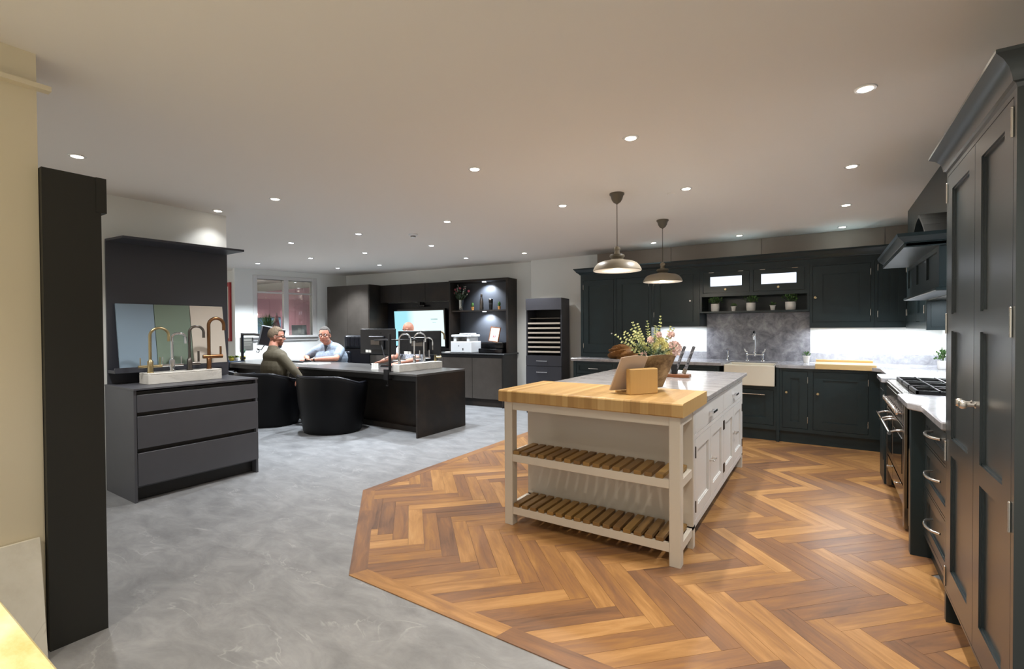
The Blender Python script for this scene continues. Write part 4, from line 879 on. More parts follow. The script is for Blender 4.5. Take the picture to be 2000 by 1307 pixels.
# shelf items
t=oth('flower_vase','cut glass vase of red and white flowers on the upper shelf','vase',-1.09,.38,1.6985)
build(MB().lathe([(.05,0),(.055,.01),(.05,.1),(.055,.2),(.051,.2),(.046,.1),(.045,.015),(.001,.012)],n=20),'glass_vase',glassy('cut glass','#cfd8da',.25),t,local=True,smooth=50)
rn=random.Random(21); lf=MB(); st=MB(); fw=MB(); wf=MB()
for k in range(26):
    a=rn.uniform(0,2*PI); e=rn.uniform(.6,1.45); L=rn.uniform(.18,.34); d=Vector((math.cos(a)*math.cos(e)*.9,math.sin(a)*math.cos(e)*.5,math.sin(e))); p=Vector((0,0,.15))+d*L; st.tube([(0,0,.03),(0,0,.15),p],.002,4)
    p.z=min(p.z,.49)
    if k%3==0: fw.ball(p,.024,8,6)
    elif k%3==1: wf.ball(p,.010,6,4); wf.ball(p-d*.03,.009,6,4); wf.ball(p-d*.055,.008,6,4)
    for q in range(5): pp_=Vector((0,0,.15))+d*L*rn.uniform(.3,.9); lf.leaf(pp_,(d+Vector((rn.uniform(-1,1),rn.uniform(-1,1),rn.uniform(-.5,.5)))).normalized(),.045,.022)
build(lf,'foliage',mat('dusty leaf','#4c5f52',.6),t,local=True)['kind']='stuff'; build(st,'stem',STEM,t,local=True); build(fw,'flower',BLOOM,t,local=True)['kind']='stuff'; build(wf,'white_flower',WHITE,t,local=True)['kind']='stuff'
def cactus(u,label):
    t=oth('potted_cactus',label,'potted plant',u,.38,1.6985); build(MB().lathe([(.02,0),(.026,.05),(.03,.052),(.03,.062),(.024,.062),(.001,.055)],n=16),'pot',TERRA,t,local=True,smooth=50)
    mb=MB(); rr=random.Random(int(-u*100))
    for k in range(60):
        z=k/59; a=k*2.4; r_=.028*math.sin(PI*(.15+.8*z)); p=Vector((r_*.6*math.cos(a),r_*.6*math.sin(a),.06+z*.085)); mb.leaf(p,(math.cos(a),math.sin(a),.5),.018,.012)
    mb.ball((0,0,.105),.024,10,8,(1,1,1.8)); build(mb,'foliage',GREEN,t,local=True)['kind']='stuff'
cactus(-.835,'little bushy cactus in a terracotta pot left of the steel bottle'); cactus(-.27,'little bushy cactus in a terracotta pot right of the black tumbler')
t=oth('water_bottle','slim brushed steel water bottle on the upper shelf','bottle',-.64,.38,1.6985); build(MB().lathe([(.034,0),(.036,.005),(.036,.15),(.03,.19),(.017,.235),(.016,.25),(.001,.25)],n=24),'bottle_body',GUN,t,local=True,smooth=50); build(MB().lathe([(.018,.2505),(.02,.255),(.02,.29),(.016,.297),(.001,.297)],n=20),'cap',STEEL,t,local=True,smooth=50)
t=oth('tumbler','black insulated travel tumbler on the upper shelf','tumbler',-.445,.38,1.6985); build(MB().lathe([(.03,0),(.032,.004),(.04,.17),(.001,.17)],n=24),'cup',BLACK,t,local=True,smooth=50); build(MB().lathe([(.042,.1705),(.042,.195),(.036,.2),(.001,.2)],n=24),'lid',GUN,t,local=True,smooth=50); build(MB().lathe([(.0365,.10),(.0372,.104),(.0378,.118),(.0382,.122)],n=24),'printed_band',mat('band','#3c3c40',.5),t,local=True,smooth=50)
# ------------------------------------------------------------------ sample drawer tower
TZ=R(9); tp=Vector((-4.045,6.60,0)); ex=Vector((math.cos(TZ),math.sin(TZ),0)); ey=Vector((-math.sin(TZ),math.cos(TZ),0))
t=thing('sample_tower','narrow charcoal tower with seven open cream sample trays above drawers','cabinet',tuple(tp),rz=TZ); tw=.60; td=.42
def tb(name,m,boxes,bevel=0):
    q=MB(); [q.box(*b_) for b_ in boxes]; return build(q,name,m,t,local=True,bevel=bevel)
tb('side_panel',CHARD,[(0,.02,.02,td,0,1.84)]); tb('side_panel',CHARD,[(tw-.02,tw,.02,td,0,1.84)]); tb('back_panel',CHARIN,[(.02,tw-.02,td-.02,td,.1,1.82)]); tb('top_panel',CHARD,[(0.0,tw,.02,td,1.82,1.84)])
tb('top_fascia',mat('slate grey laminate','#4c4e57',.35),[(0,tw,0,.02,1.655,1.84)]); tb('lower_body',CHARD,[(.02,tw-.02,.022,td-.02,.1,.93)]); tb('plinth',CHARIN,[(.0,tw,.04,.06,.005,.09)])
for k in range(7):
    z=.975+k*.0755; d=tb('sample_tray',PUTTY,[(.028,tw-.028,.03,.30,z,z+.018),(.028,tw-.028,.022,.034,z,z+.026)])
d=tb('sample_tray',mat('folded grey sheet','#6b6862',.5),[(.05,tw-.03,.06,.34,1.515,1.53)])
for z0,z1 in ((.765,.925),(.47,.757),(.12,.462)):
    d=tb('drawer',CHARD,[(.002,tw-.002,0,.02,z0,z1)])
    hz=z0+(z1-z0)*.5 if z1>.9 else z1-.09
    mb=MB().tube([(.19,-.03,hz),(.37,-.03,hz)],.006,8)
    for s in (.2,.36): mb.tube([(s,-.0,hz),(s,-.03,hz)],.008,8)
    build(mb,'handle',CHROME,d,local=True,smooth=50)
# ------------------------------------------------------------------ desk
t=thing('office_desk','long dark slate desk with waterfall end, two men seated behind it','desk',(-6.7,4.85,0))
build(MB().box(-9.12,-4.25,4.344,5.295,.772,.80),'desk_top',DESKTOP,t,bevel=.002)
build(MB().box(-4.275,-4.25,4.346,5.293,0,.771),'end_panel',BRONZED,t); build(MB().box(-9.12,-4.275,4.66,4.685,.0,.771),'front_panel',BRONZED,t); build(MB().box(-9.12,-4.276,4.60,4.659,.0,.07),'plinth',BRONZED,t); build(MB().box(-9.12,-4.276,4.40,4.42,.70,.771),'apron',CHARIN,t); build(MB().box(-9.12,-9.09,4.42,5.29,0,.771),'end_panel',BRONZED,t)
tapblock('tap_plinth','white marble plinth carrying four chrome taps on the desk end',-4.79,-4.65,4.43,5.27,.801,.098)
zb=.90
tap(-4.72,4.50,zb,.40,.075,CHROME,'chrome swan-neck tap nearest the monitors on the desk plinth',.75,.66,'twin',body=.02)
tap(-4.72,4.78,zb,.41,.075,CHROME,'chrome pull-out swan-neck tap, second along the desk plinth',.75,.66,'side',body=.02)
tap(-4.72,4.97,zb,.34,.06,CHROME,'shorter chrome tap with hanging white tag on the desk plinth',.75,.66,'side',body=.02)
tap(-4.72,5.20,zb,.425,.065,BRUSH,'brushed steel swan-neck tap at the far end of the desk plinth',.75,.66,'side',body=.018)
o=build(MB().box(-4.63,-4.628,5.045,5.085,1.07,1.14),'price_tag',PAPER,None); tag(o,'small white paper tag hanging from a desk tap','tag')
# monitors on a double arm
def monitor(x,y,z,rz,label,w=.40,h=.19):
    t=thing('monitor',label,'monitor',(x,y,z),rz=rz)
    build(MB().box(-w,w,0,.022,-h,h),'housing',BLACK,t,local=True,bevel=.006); build(MB().box(-w+.012,w-.012,.022,.0225,-h+.012,h-.012),'display',BLACKG,t,local=True)
    build(MB().box(-.17,.17,-.03,0,-.12,.08),'rear_cover',BLACK,t,local=True,bevel=.01); build(MB().box(-.09,.09,-.006,0,.12,.135),'vent',CHARIN,t,local=True); build(MB().box(-.1,.1,-.04,-.03,-.05,.02),'mount_plate',GUN,t,local=True); build(MB().box(-.27,-.20,-.002,0,-.17,-.13).box(-.19,-.14,-.002,0,-.17,-.13),'sticker',PAPER,t,local=True)
    return t
monitor(-5.66,4.95,1.18,R(-2),'black monitor seen from behind, left of the black pole')
monitor(-4.88,5.03,1.17,R(5),'black monitor seen from behind, behind the chrome taps',.385,.17)
t=thing('monitor_stand','black pole and clamp carrying the two black monitors','monitor arm',(-4.79,4.39,.8)); 
build(MB().tube([(-4.79,4.40,.801),(-4.79,4.40,1.30)],.02,12),'pole',BLACK,t,smooth=50)
build(MB().box(-4.83,-4.75,4.325,4.345,.70,.84).box(-4.83,-4.75,4.345,4.42,.8,.81).box(-4.83,-4.75,4.345,4.39,.70,.715),'clamp',BLACK,t); build(MB().tube([(-4.79,4.36,.62),(-4.79,4.36,.70)],.006,8).lathe([(.025,.62),(.025,.635),(.01,.64)],(-4.79,4.36,0),12),'clamp_screw',BLACK,t,smooth=50)
build(MB().tube([(-4.79,4.40,1.22),(-5.15,4.66,1.22),(-5.66,4.90,1.2)],.012,8),'arm',BLACK,t,smooth=50); build(MB().tube([(-4.79,4.40,1.22),(-4.60,4.70,1.22),(-4.88,4.98,1.18)],.012,8),'arm',BLACK,t,smooth=50); build(MB().tube([(-4.79,4.41,1.0),(-5.1,4.6,.95),(-5.45,4.85,1.13)],.006,6),'cable',BLACK,t,smooth=50)
# keyboard, mouse, cards, brochure
t=thing('keyboard','slim black keyboard in front of the right-hand desk worker','keyboard',(-5.35,5.02,.801)); build(MB().box(-5.6,-5.16,4.95,5.10,.801,.815),'base',BLACK,t,bevel=.003); build(MB().box(-5.59,-5.17,4.96,5.09,.8155,.822),'keys',BLACKG,t)
t=thing('computer_mouse','black mouse under the hand of the right-hand desk worker','mouse',(-5.98,5.14,.801)); build(MB().ball((-5.98,5.14,.812),.03,12,8,(1,1.6,.75)),'shell',BLACK,t,smooth=True); build(MB().box(-5.982,-5.978,5.15,5.18,.828,.836),'wheel',GUN,t)
t=thing('card_holder','small white card holder on the desk left of the black pole','card holder',(-5.31,4.60,.801),rz=R(25)); build(MB().box(-.05,.05,-.02,.02,0,.006),'base',PAPER,t,local=True)
for k in range(3): build(MB().box(-.048+.033*k,-.018+.033*k,-.006+.004*k,.0+.004*k,.006,.085),'card',PAPER,t,local=True)
t=thing('brochure','open white brochure lying on the desk before the man in grey-blue','brochure',(-7.05,4.82,.801),rz=R(12)); build(MB().box(-.23,-.002,-.15,.15,0,.008),'page',PAPER,t,local=True); build(MB().box(.002,.23,-.15,.15,0,.012),'page',PAPER,t,local=True)
t=thing('laptop_base','flat black keyboard tray on the desk left of the seated man','keyboard',(-7.72,4.98,.801),rz=R(10)); build(MB().box(-.22,.22,-.09,.09,0,.018),'base',BLACK,t,local=True,bevel=.004); build(MB().box(-.2,.2,-.07,.07,.0182,.024),'keys',BLACKG,t,local=True)
t=thing('computer_mouse','black mouse on the tray left of the man in grey-blue','mouse',(-7.66,5.10,.827)); build(MB().ball((-7.66,5.10,.836),.028,12,8,(1.4,1,.7)),'shell',BLACKG,t,smooth=True); build(MB().box(-7.70,-7.68,5.098,5.102,.85,.856),'wheel',GUN,t)
# left monitor on L-shaped arm
t=thing('monitor_stand','black L-shaped monitor arm at the left end of the desk','monitor arm',(-8.80,4.62,.8)); build(MB().tube([(-8.82,4.60,.801),(-8.82,4.60,1.31)],.024,12),'pole',BLACK,t,smooth=50); build(MB().tube([(-8.82,4.60,1.285),(-8.45,4.62,1.285),(-8.18,4.60,1.27)],.022,10),'arm',BLACK,t,smooth=50); build(MB().box(-8.86,-8.76,4.325,4.345,.68,.84).box(-8.86,-8.76,4.345,4.62,.8005,.812),'clamp',mat('blue grey clamp','#44566b',.4,.6),t); build(MB().lathe([(.02,0),(.02,.04),(.001,.04)],(-8.785,4.60,.86),12,'x'),'knob',BLACK,t,smooth=50)
t=thing('monitor','tilted grey-backed monitor on the L-shaped arm behind the man in brown','monitor',(-8.06,4.72,1.24),rz=R(98)); t.rotation_euler=(R(8),R(10),R(98))
build(MB().box(-.24,.24,0,.03,-.17,.17),'housing',mat('silver grey plastic','#7d8085',.35),t,local=True,bevel=.012); build(MB().box(-.225,.225,-.012,-.0005,-.155,.155),'rear_cover',BLACK,t,local=True,bevel=.005); build(MB().box(-.21,.21,.031,.032,-.14,.14),'display',mat('blue lit display','#5a8fd0',.3,emit='#5e9be6',es=.7),t,local=True)
t=thing('cable','coiled black cable hanging below the left monitor arm','cable',(-8.30,4.58,1.0)); build(MB().tube([(-8.1,4.60,1.10),(-8.18,4.59,1.02),(-8.28,4.58,1.03),(-8.32,4.58,.98),(-8.26,4.58,.97),(-8.22,4.58,1.0),(-8.3,4.58,1.04)],.008,7),'loop',BLACK,t,smooth=60)
# plants at the left end of the desk
t=thing('topiary_plant','small round topiary ball in a gold pot on the left desk end','potted plant',(-9.0,4.70,.801),group=None)
build(MB().lathe([(.03,0),(.045,.03),(.045,.075),(.038,.085),(.001,.08)],n=18),'pot',mat('mustard pot','#95862f',.5),t,local=True,smooth=50); build(MB().tube([(0,0,.08),(0,0,.14)],.004,6),'stem',STEM,t,local=True)
mb=MB().ball((0,0,.175),.045,12,8)
for k in range(90):
    z=1-2*(k+.5)/90; a=k*2.4; q=math.sqrt(1-z*z); d=Vector((q*math.cos(a),q*math.sin(a),z)); mb.leaf(Vector((0,0,.175))+d*.042,d,.014,.012)
build(mb,'foliage',mat('deep topiary','#4b6350',.7),t,local=True)['kind']='stuff'
for x,y,l,s in ((-9.04,4.52,'low leafy succulent in a yellow-green pot at the desk end','a'),(-9.02,4.60,'trailing succulent in a white block planter beside the topiary','b')):
    t=thing('potted_succulent',l,'potted plant',(x,y,.801)); 
    build(MB().lathe([(.03,0),(.042,.02),(.042,.06),(.001,.058)],n=14) if s=='a' else MB().box(-.03,.03,-.03,.03,0,.05),'pot',mat('mustard pot','#95862f') if s=='a' else WHITE,t,local=True,smooth=50 if s=='a' else None)
    mb=MB(); rr=random.Random(ord(s))
    for k in range(26): a=rr.uniform(0,2*PI); mb.leaf((0,0,.055),(math.cos(a),math.sin(a),rr.uniform(.1,1)),rr.uniform(.04,.08),.02)
    build(mb,'foliage',mat('olive leaf','#6d7a35',.6),t,local=True)['kind']='stuff'
# plaque and switch on the window wall, red framed poster
t=thing('wall_plaque','grey wall plaque beside the interior window','plaque',tuple(WW.location)); t.rotation_euler=WW.rotation_euler
build(MB().box(.07,.30,-.018,0,.99,1.22),'plate',mat('grey plaque','#55544f',.5),t,local=True,bevel=.003)
build(MB().box(.13,.27,-.0195,-.0181,1.16,1.18).box(.12,.28,-.0195,-.0181,1.11,1.12).box(.12,.26,-.0195,-.0181,1.07,1.08),'embossed_lines',mat('plaque text','#8d8b84',.5),t,local=True)
t=thing('wall_vent','small white slotted vent under the window sill','vent',tuple(WW.location)); t.rotation_euler=WW.rotation_euler
build(MB().box(.36,.50,-.012,0,1.08,1.115),'plate',PUTTYW,t,local=True); build(MB().box(.375,.485,-.0135,-.012,1.09,1.105),'slot',GUN,t,local=True)
t=thing('framed_poster','red-framed white poster on the far left wall','poster',(-10.3,4.93,1.75))
RED=mat('red frame','#b03238',.5)
build(MB().box(-9.93,-9.87,4.915,4.948,1.14,2.31).box(-10.8,-10.74,4.915,4.948,1.14,2.31).box(-10.74,-9.93,4.915,4.948,2.23,2.31).box(-10.74,-9.93,4.915,4.948,1.14,1.2),'frame',RED,t); build(MB().box(-10.74,-9.93,4.935,4.945,1.2,2.23),'print',PAPER,t)
# ------------------------------------------------------------------ tub chairs
def tub(x,y,rz,sx,sy,label,group='black tub chairs at the desk'):
    t=thing('tub_chair',label,'chair',(x,y,0),rz=rz,group=group)
    n=40; vs=[];fs=[]; a0,a1=R(-222),R(42)          # wraps the back (-y) and both sides, open towards +y
    prof=[]
    for i in range(n+1):
        a=a0+(a1-a0)*i/n; back=max(0,-math.sin(a)); hgt=.60+.145*min(1,(back+.35)); ca,sa=math.cos(a),math.sin(a)
        ring=[(.375,.03),(.40,.20),(.435,.42),(.455,hgt-.03),(.445,hgt),(.415,hgt+.005),(.39,hgt-.02),(.37,.46),(.35,.36)]
        vs+=[(r*ca*sx,r*sa*sy,z) for r,z in ring]
    m=len(ring)
    for i in range(n):
        for j in range(m-1): fs.append((i*m+j,(i+1)*m+j,(i+1)*m+j+1,i*m+j+1))
        fs.append((i*m+m-1,(i+1)*m+m-1,(i+1)*m,i*m))
    fs.append(tuple(range(m))); fs.append(tuple(range(n*m+m-1,n*m-1,-1)))
    build(MB().add(vs,fs),'shell',LEATHM,t,local=True,smooth=50)
    vs2=MB().tube([(.43*math.cos(a)*sx,.43*math.sin(a)*sy,.60+.145*min(1,max(0,-math.sin(a))+.35)+.004) for a in [a0+(a1-a0)*i/n for i in range(n+1)]],.019,8)
    build(vs2,'rim_piping',LEATHER,t,local=True,smooth=60)
    build(MB().lathe([(.30,.30),(.335,.32),(.34,.40),(.32,.43),(.28,.44),(.001,.445)],n=32).add([], []),'seat_cushion',LEATHM,t,local=True,smooth=50).scale=(sx,sy,1)
    build(MB().lathe([(.36,0),(.365,.03),(.34,.05),(.33,.3),(.001,.3)],n=32),'base',LEATHM,t,local=True,smooth=50).scale=(sx,sy,1)
    return t
tub(-5.60,4.115,R(8),1.05,.96,'empty black tub chair at the desk, right of the seated man')
tub(-6.79,3.93,R(10),1.08,.98,'black tub chair in which the man in the brown jumper sits')
tub(-8.15,4.0,R(0),1.0,.95,'black tub chair farthest left, behind the one the man in brown uses')
# ------------------------------------------------------------------ office chairs
def office_chair(x,y,rz,label,low=False):
    t=thing('office_chair',label,'chair',(x,y,0),rz=rz)
    top=.95 if low else 1.24
    build(MB().box(-.26,.26,-.24,.26,.44,.54),'seat',LEATHER,t,local=True,bevel=.04,bseg=3)
    if low: build(MB().box(-.24,.24,.22,.31,.56,top),'backrest',LEATHER,t,local=True,bevel=.035,bseg=3)
    else:
        b_=build(MB().box(-.25,.25,.22,.31,.56,1.0),'backrest',LEATHER,t,local=True,bevel=.04,bseg=3); h_=build(MB().box(-.23,.23,.19,.32,.985,1.25),'headrest',LEATHER,t,local=True,bevel=.05,bseg=3)
        for k in range(5): build(MB().box(-.2+.082*k,-.13+.082*k,.175,.2,1.03,1.22),'quilted_pad',LEATHER,t,local=True,bevel=.012,bseg=2)
    for s in (-1,1): build(MB().tube([(s*.27,.2,.50),(s*.31,.1,.68),(s*.31,-.12,.72),(s*.29,-.2,.70)],.022,10),'armrest',BLACK,t,local=True,smooth=60)
    build(MB().tube([(0,0,.1),(0,0,.44)],.03,12),'gas_column',BLACK,t,local=True,smooth=50)
    for k in range(5):
        a=R(72*k+18); build(MB().tube([(0,0,.12),(.28*math.cos(a),.28*math.sin(a),.075)],.022,8,.015),'base_leg',BLACK,t,local=True,smooth=50); build(MB().ball((.28*math.cos(a),.28*math.sin(a),.032),.03,10,8),'castor',BLACK,t,local=True,smooth=True)
    return t
office_chair(-7.46,6.05,R(55),'vacant black leather high-back office chair beside the man in grey-blue')
office_chair(-7.63,5.62,R(30),'low black office chair under the man in grey-blue',True)
office_chair(-5.72,5.80,R(0),'low black office chair under the worker behind the monitors',True)
# ------------------------------------------------------------------ people
class Blob:
    def __init__(s): s.mb=MB()
    def e(s,c,r,rot=None): s.mb.ball(c,1,18,12,r,rot); return s
    def cap(s,a,b,ra,rb,n=14):
        a=Vector(a);b=Vector(b); s.mb.tube([a,a+(b-a)*.5,b],ra,n,rb); s.mb.ball(a,ra,n,8); s.mb.ball(b,rb,n,8); return s
    def chain(s,pts,rs):
        for i in range(len(pts)-1): s.cap(pts[i],pts[i+1],rs[i],rs[i+1])
        return s
    def make(s,name,m,parent,vox,sm=6):
        o=build(s.mb,name,m,parent,smooth=None)
        r=o.modifiers.new('remesh','REMESH'); r.mode='VOXEL'; r.voxel_size=vox; r.use_smooth_shade=True
        q=o.modifiers.new('smooth','SMOOTH'); q.factor=.5; q.iterations=sm
        return o
def frame(f):
    f=Vector(f).normalized(); l=Vector((-f.y,f.x,0)).normalized(); u=l.cross(f)*-1
    u=f.cross(l); return f,l,u
def rotm(f):
    f,l,u=frame(f); return Matrix((f,l,u)).transposed()
def head(sk,c,f,neck,s=1.0):
    """adds a head centred at c facing f, with nose, ears, brow, jaw; returns frame"""
    fr=rotm(f); F_,L_,U_=[fr@Vector(v) for v in ((1,0,0),(0,1,0),(0,0,1))]; c=Vector(c)
    sk.e(c+U_*.03*s,(.098*s,.078*s,.098*s),fr); sk.e(c+F_*.022*s-U_*.04*s,(.072*s,.064*s,.080*s),fr); sk.e(c+F_*.058*s-U_*.098*s,(.030*s,.032*s,.024*s),fr)
    sk.cap(c+F_*.088*s+U_*.005*s,c+F_*.112*s-U_*.032*s,.009*s,.013*s); sk.e(c+F_*.098*s-U_*.035*s,(.013*s,.019*s,.009*s),fr)
    for q in (-1,1):
        sk.e(c+L_*q*.080*s-U_*.012*s-F_*.008*s,(.018*s,.009*s,.030*s),fr); sk.e(c+F_*.06*s+L_*q*.042*s-U_*.03*s,(.026*s,.024*s,.024*s),fr); sk.e(c+F_*.078*s+L_*q*.032*s+U_*.026*s,(.018*s,.028*s,.010*s),fr)
    sk.e(c+F_*.080*s-U_*.066*s,(.016*s,.028*s,.010*s),fr); sk.e(c+F_*.076*s-U_*.078*s,(.014*s,.022*s,.007*s),fr)
    sk.cap(c-U_*.05*s-F_*.02*s,neck,.056*s,.062*s)
    return F_,L_,U_
def face_bits(t,c,F_,L_,U_,s=1.0,glasses=True,open_=True):
    c=Vector(c)
    for q in (-1,1):
        build(MB().ball(c+F_*.083*s+L_*q*.031*s+U_*.004*s,.010*s,10,8),'eye',WHITE,t,smooth=True); build(MB().ball(c+F_*.0915*s+L_*q*.031*s+U_*.004*s,.0042*s,8,6),'pupil',BLACK,t,smooth=True)
        build(MB().tube([c+F_*.094*s+L_*q*.014*s+U_*.025*s,c+F_*.092*s+L_*q*.034*s+U_*.031*s,c+F_*.080*s+L_*q*.052*s+U_*.024*s],.0035*s,6),'eyebrow',HAIRG,t,smooth=True)
    build(MB().tube([c+F_*.088*s-L_*.024*s-U_*.070*s,c+F_*.097*s-U_*.071*s,c+F_*.088*s+L_*.024*s-U_*.070*s],.004*s,6),'mouth',mat('lip','#8f4f48',.5),t,smooth=True)
    if glasses:
        mb=MB()
        for q in (-1,1):
            o=c+F_*.104*s+L_*q*.032*s+U_*.003*s
            pts=[o+L_*.026*s*math.cos(a)*1.0+U_*.017*s*math.sin(a) for a in [2*PI*k/14 for k in range(15)]]; mb.tube(pts,.0025*s,6)
            mb.tube([o+L_*q*.026*s,c+F_*.07*s+L_*q*.079*s+U_*.006*s,c-F_*.01*s+L_*q*.086*s+U_*.004*s],.0028*s,6)
        mb.tube([c+F_*.105*s-L_*.007*s+U_*.006*s,c+F_*.105*s+L_*.007*s+U_*.006*s],.0025*s,6)
        build(mb,'glasses',BLACKG,t,smooth=60)
def hand(sk,wr,d,up,s=1.0,curl=.35,side=1,spread=.9):
    """palm from wrist along d; up=back of hand normal; side=+1 thumb to the left of d"""
    wr=Vector(wr); d=Vector(d).normalized(); up=Vector(up); up=(up-d*up.dot(d)).normalized(); lt=up.cross(d)*side
    for k in range(4):
        b=wr+d*.012+lt*(.022-.0145*k)*s; sk.cap(b,wr+d*.082*s+lt*(.030-.020*k)*s,.0145*s,.0125*s)
    Ls=[.072,.080,.075,.060]
    for k in range(4):
        a=wr+d*.085*s+lt*(.030-.020*k)*s; dd=(d+lt*(.10-.07*k)*spread).normalized(); l=Ls[k]*s
        p1=a+dd*l*.45; d2=(dd-up*curl).normalized(); p2=p1+d2*l*.32; d3=(dd-up*curl*2.1).normalized(); p3=p2+d3*l*.25
        sk.chain([a,p1,p2,p3],[.0095*s,.0088*s,.008*s,.007*s])
    a=wr+d*.022*s+lt*.026*s-up*.006; p1=a+(d*.55+lt*.75).normalized()*.042*s; p2=p1+(d*.85+lt*.35-up*.2).normalized()*.032*s; p3=p2+(d*.95+lt*.1-up*.3).normalized()*.024*s
    sk.chain([a,p1,p2,p3],[.015*s,.012*s,.0105*s,.0085*s])
def hair(c,fr3,m,t,s=1.0,short=1.0,name='hair',front=.045,down=-.05):
    F_,L_,U_=fr3; c=Vector(c); fr=Matrix((F_,L_,U_)).transposed(); mb=MB(); n=36;mm=18; vs=[];fs=[]
    for j in range(mm+1):
        th=PI*.62*j/mm
        for i in range(n):
            a=2*PI*i/n; fx=math.cos(a)
            lim=PI*(.33 if fx>.35 else (.50 if fx>-.1 else .64)); tt=min(th,lim); k=1.0+.018*math.sin(i*2.9+j*2.3)+.012*math.sin(i*1.3-j*3.1)
            v=Vector(((.098+.007*short)*math.sin(tt)*math.cos(a)-.005,(.078+.006*short)*math.sin(tt)*math.sin(a),(.098+.012*short)*math.cos(tt)))*s*k
            if th>lim: v*=.965
            vs.append(c+U_*.03*s+fr@v)
    for j in range(mm):
        for i in range(n): fs.append((j*n+i,(j+1)*n+i,(j+1)*n+(i+1)%n,j*n+(i+1)%n))
    return build(mb.add(vs,fs),name,m,t,smooth=80)
# --- man in the grey-blue shirt
def person(name,label,loc): return thing(name,label,'person',loc)
t=person('person','bearded man in glasses and grey-blue short-sleeved shirt, forearms resting on the desk',(-7.62,5.55,0))
fd=Vector((.50,-.866,0)); ld=Vector((.866,.5,0)); B0=Vector((-7.60,5.56,0))
def L2(a,b,z): return B0+fd*a+ld*b+Vector((0,0,z))
hc=L2(.20,-.02,1.262)
sk=Blob(); hf=head(sk,hc,(.62,-.78,-.04),L2(.10,-.01,1.10),1.17)
sk.e(hc+hf[0]*.03-hf[2]*.075,(.072,.078,.06),rotm(fd)); sk.e(L2(.04,0,.98),(.09,.15,.13),rotm(fd)); sk.e(L2(.03,0,.76),(.15,.18,.20),rotm(fd))
LS,RS=L2(.07,.205,.985),L2(.07,-.235,.985); LW=Vector((-7.50,5.12,.838)); RW=Vector((-7.76,5.20,.838))
LE=Vector((-7.12,5.31,.86)); RE=Vector((-7.95,5.30,.865))
sk.chain([LS,LE,(LE+LW)*.5,LW],[.046,.050,.045,.030]); sk.chain([RS,RE,(RE+RW)*.5,RW],[.046,.050,.045,.030])
hand(sk,LW,(-.93,.02,-.02),(0,0,1),1.08,.12,-1); hand(sk,RW+Vector((0,-.02,.0)),(.35,-.85,-.03),(0,0,1),1.08,.12,1)
sk.make('body',SKIN,t,.0075,4)
hair(hc,hf,HAIRG,t,1.17,.7); face_bits(t,hc,*hf,1.17)
bd=Blob(); 
for a in range(-6,7): bd.e(hc+hf[0]*(.066*math.cos(a*.2)-.006)+hf[1]*.075*math.sin(a*.2)-hf[2]*(.105-.004*abs(a)),(.020,.018,.026))
bd.make('beard',mat('grey stubble','#7d6a5c',.9,noise=('#a08b7b',70,2,.3,.7)),t,.007,3)
sh=Blob().e(L2(.045,-.01,1.005),(.155,.26,.135),rotm(fd)).e(L2(.04,.03,.84),(.215,.30,.22),rotm(fd)).e(L2(.02,.05,.69),(.20,.29,.17),rotm(fd)).chain([LS,LS+(LE-LS)*.68],[.082,.078]).chain([RS,RS+(RE-RS)*.72],[.080,.074]).cap(L2(.05,0,1.06),L2(.08,0,1.10),.09,.078)
sh.make('shirt',SHIRT,t,.011,5)
cfo=build(MB().prism([(0,0),(.07,-.02),(.02,-.13)],-.003,.003),'collar_flap',mat('dark collar lining','#3b3f48',.8),t,local=True)
if True:
    M=Matrix((ld,Vector((0,0,1)),fd*-1)).transposed().to_4x4(); cfo.matrix_local=Matrix.Translation(L2(.205,-.035,1.09)-t.location)@M
tr=Blob().e(L2(0,0,.56),(.19,.22,.13),rotm(fd)).chain([L2(.02,.11,.55),L2(.42,.13,.52),L2(.42,.13,.12)],[.095,.075,.055]).chain([L2(.02,-.11,.55),L2(.42,-.13,.52),L2(.42,-.13,.12)],[.095,.075,.055])
tr.make('trousers',TROUS,t,.014,4)
for q in (.13,-.13): build(MB().ball(L2(.47,q,.05),.05,12,8,(1,1,1)).ball(L2(.54,q,.042),.045,12,8),'shoe',BLACK,t,smooth=True)
wv=(LW-LE).normalized(); wc=LW-wv*.035
build(MB().tube([wc-wv*.011,wc+wv*.011],.036,18),'wristwatch',BLACK,t,smooth=50)
# --- man in the brown jumper, back to the camera
t=person('person','man in glasses and olive-brown jumper seen from behind in a tub chair, looking right',(-6.62,3.92,0))
fd=Vector((.10,.995,0)).normalized(); ld=Vector((-fd.y,fd.x,0)); B0=Vector((-6.62,3.92,0))
hc=L2(.06,.10,1.262)
sk=Blob(); hf=head(sk,hc,(.62,.78,-.05),L2(.0,.08,1.09),1.06)
sk.e(L2(0,0,.90),(.09,.15,.16),rotm(fd)); sk.e(L2(0,0,.7),(.12,.16,.22),rotm(fd))
LS,RS=L2(0,.24,.985),L2(.0,-.215,.965); LE=L2(.10,.33,.76); RE=Vector((-6.25,3.97,.79)); LW=L2(.36,.22,.79); RW=Vector((-6.19,4.03,.69))
sk.chain([LS,LE,LW],[.042,.040,.03]); sk.chain([RS,RE,RW],[.042,.040,.029]); hand(sk,RW,Vector((.18,.0,-1)),Vector((.8,-.5,.2)),1.05,.2,-1); hand(sk,LW,(.1,1,-.1),(0,0,1),1.05,.3,-1)
sk.make('body',SKIN,t,.0075,4)
hair(hc,hf,HAIRB,t,1.06,1.2); face_bits(t,hc,*hf,1.06)
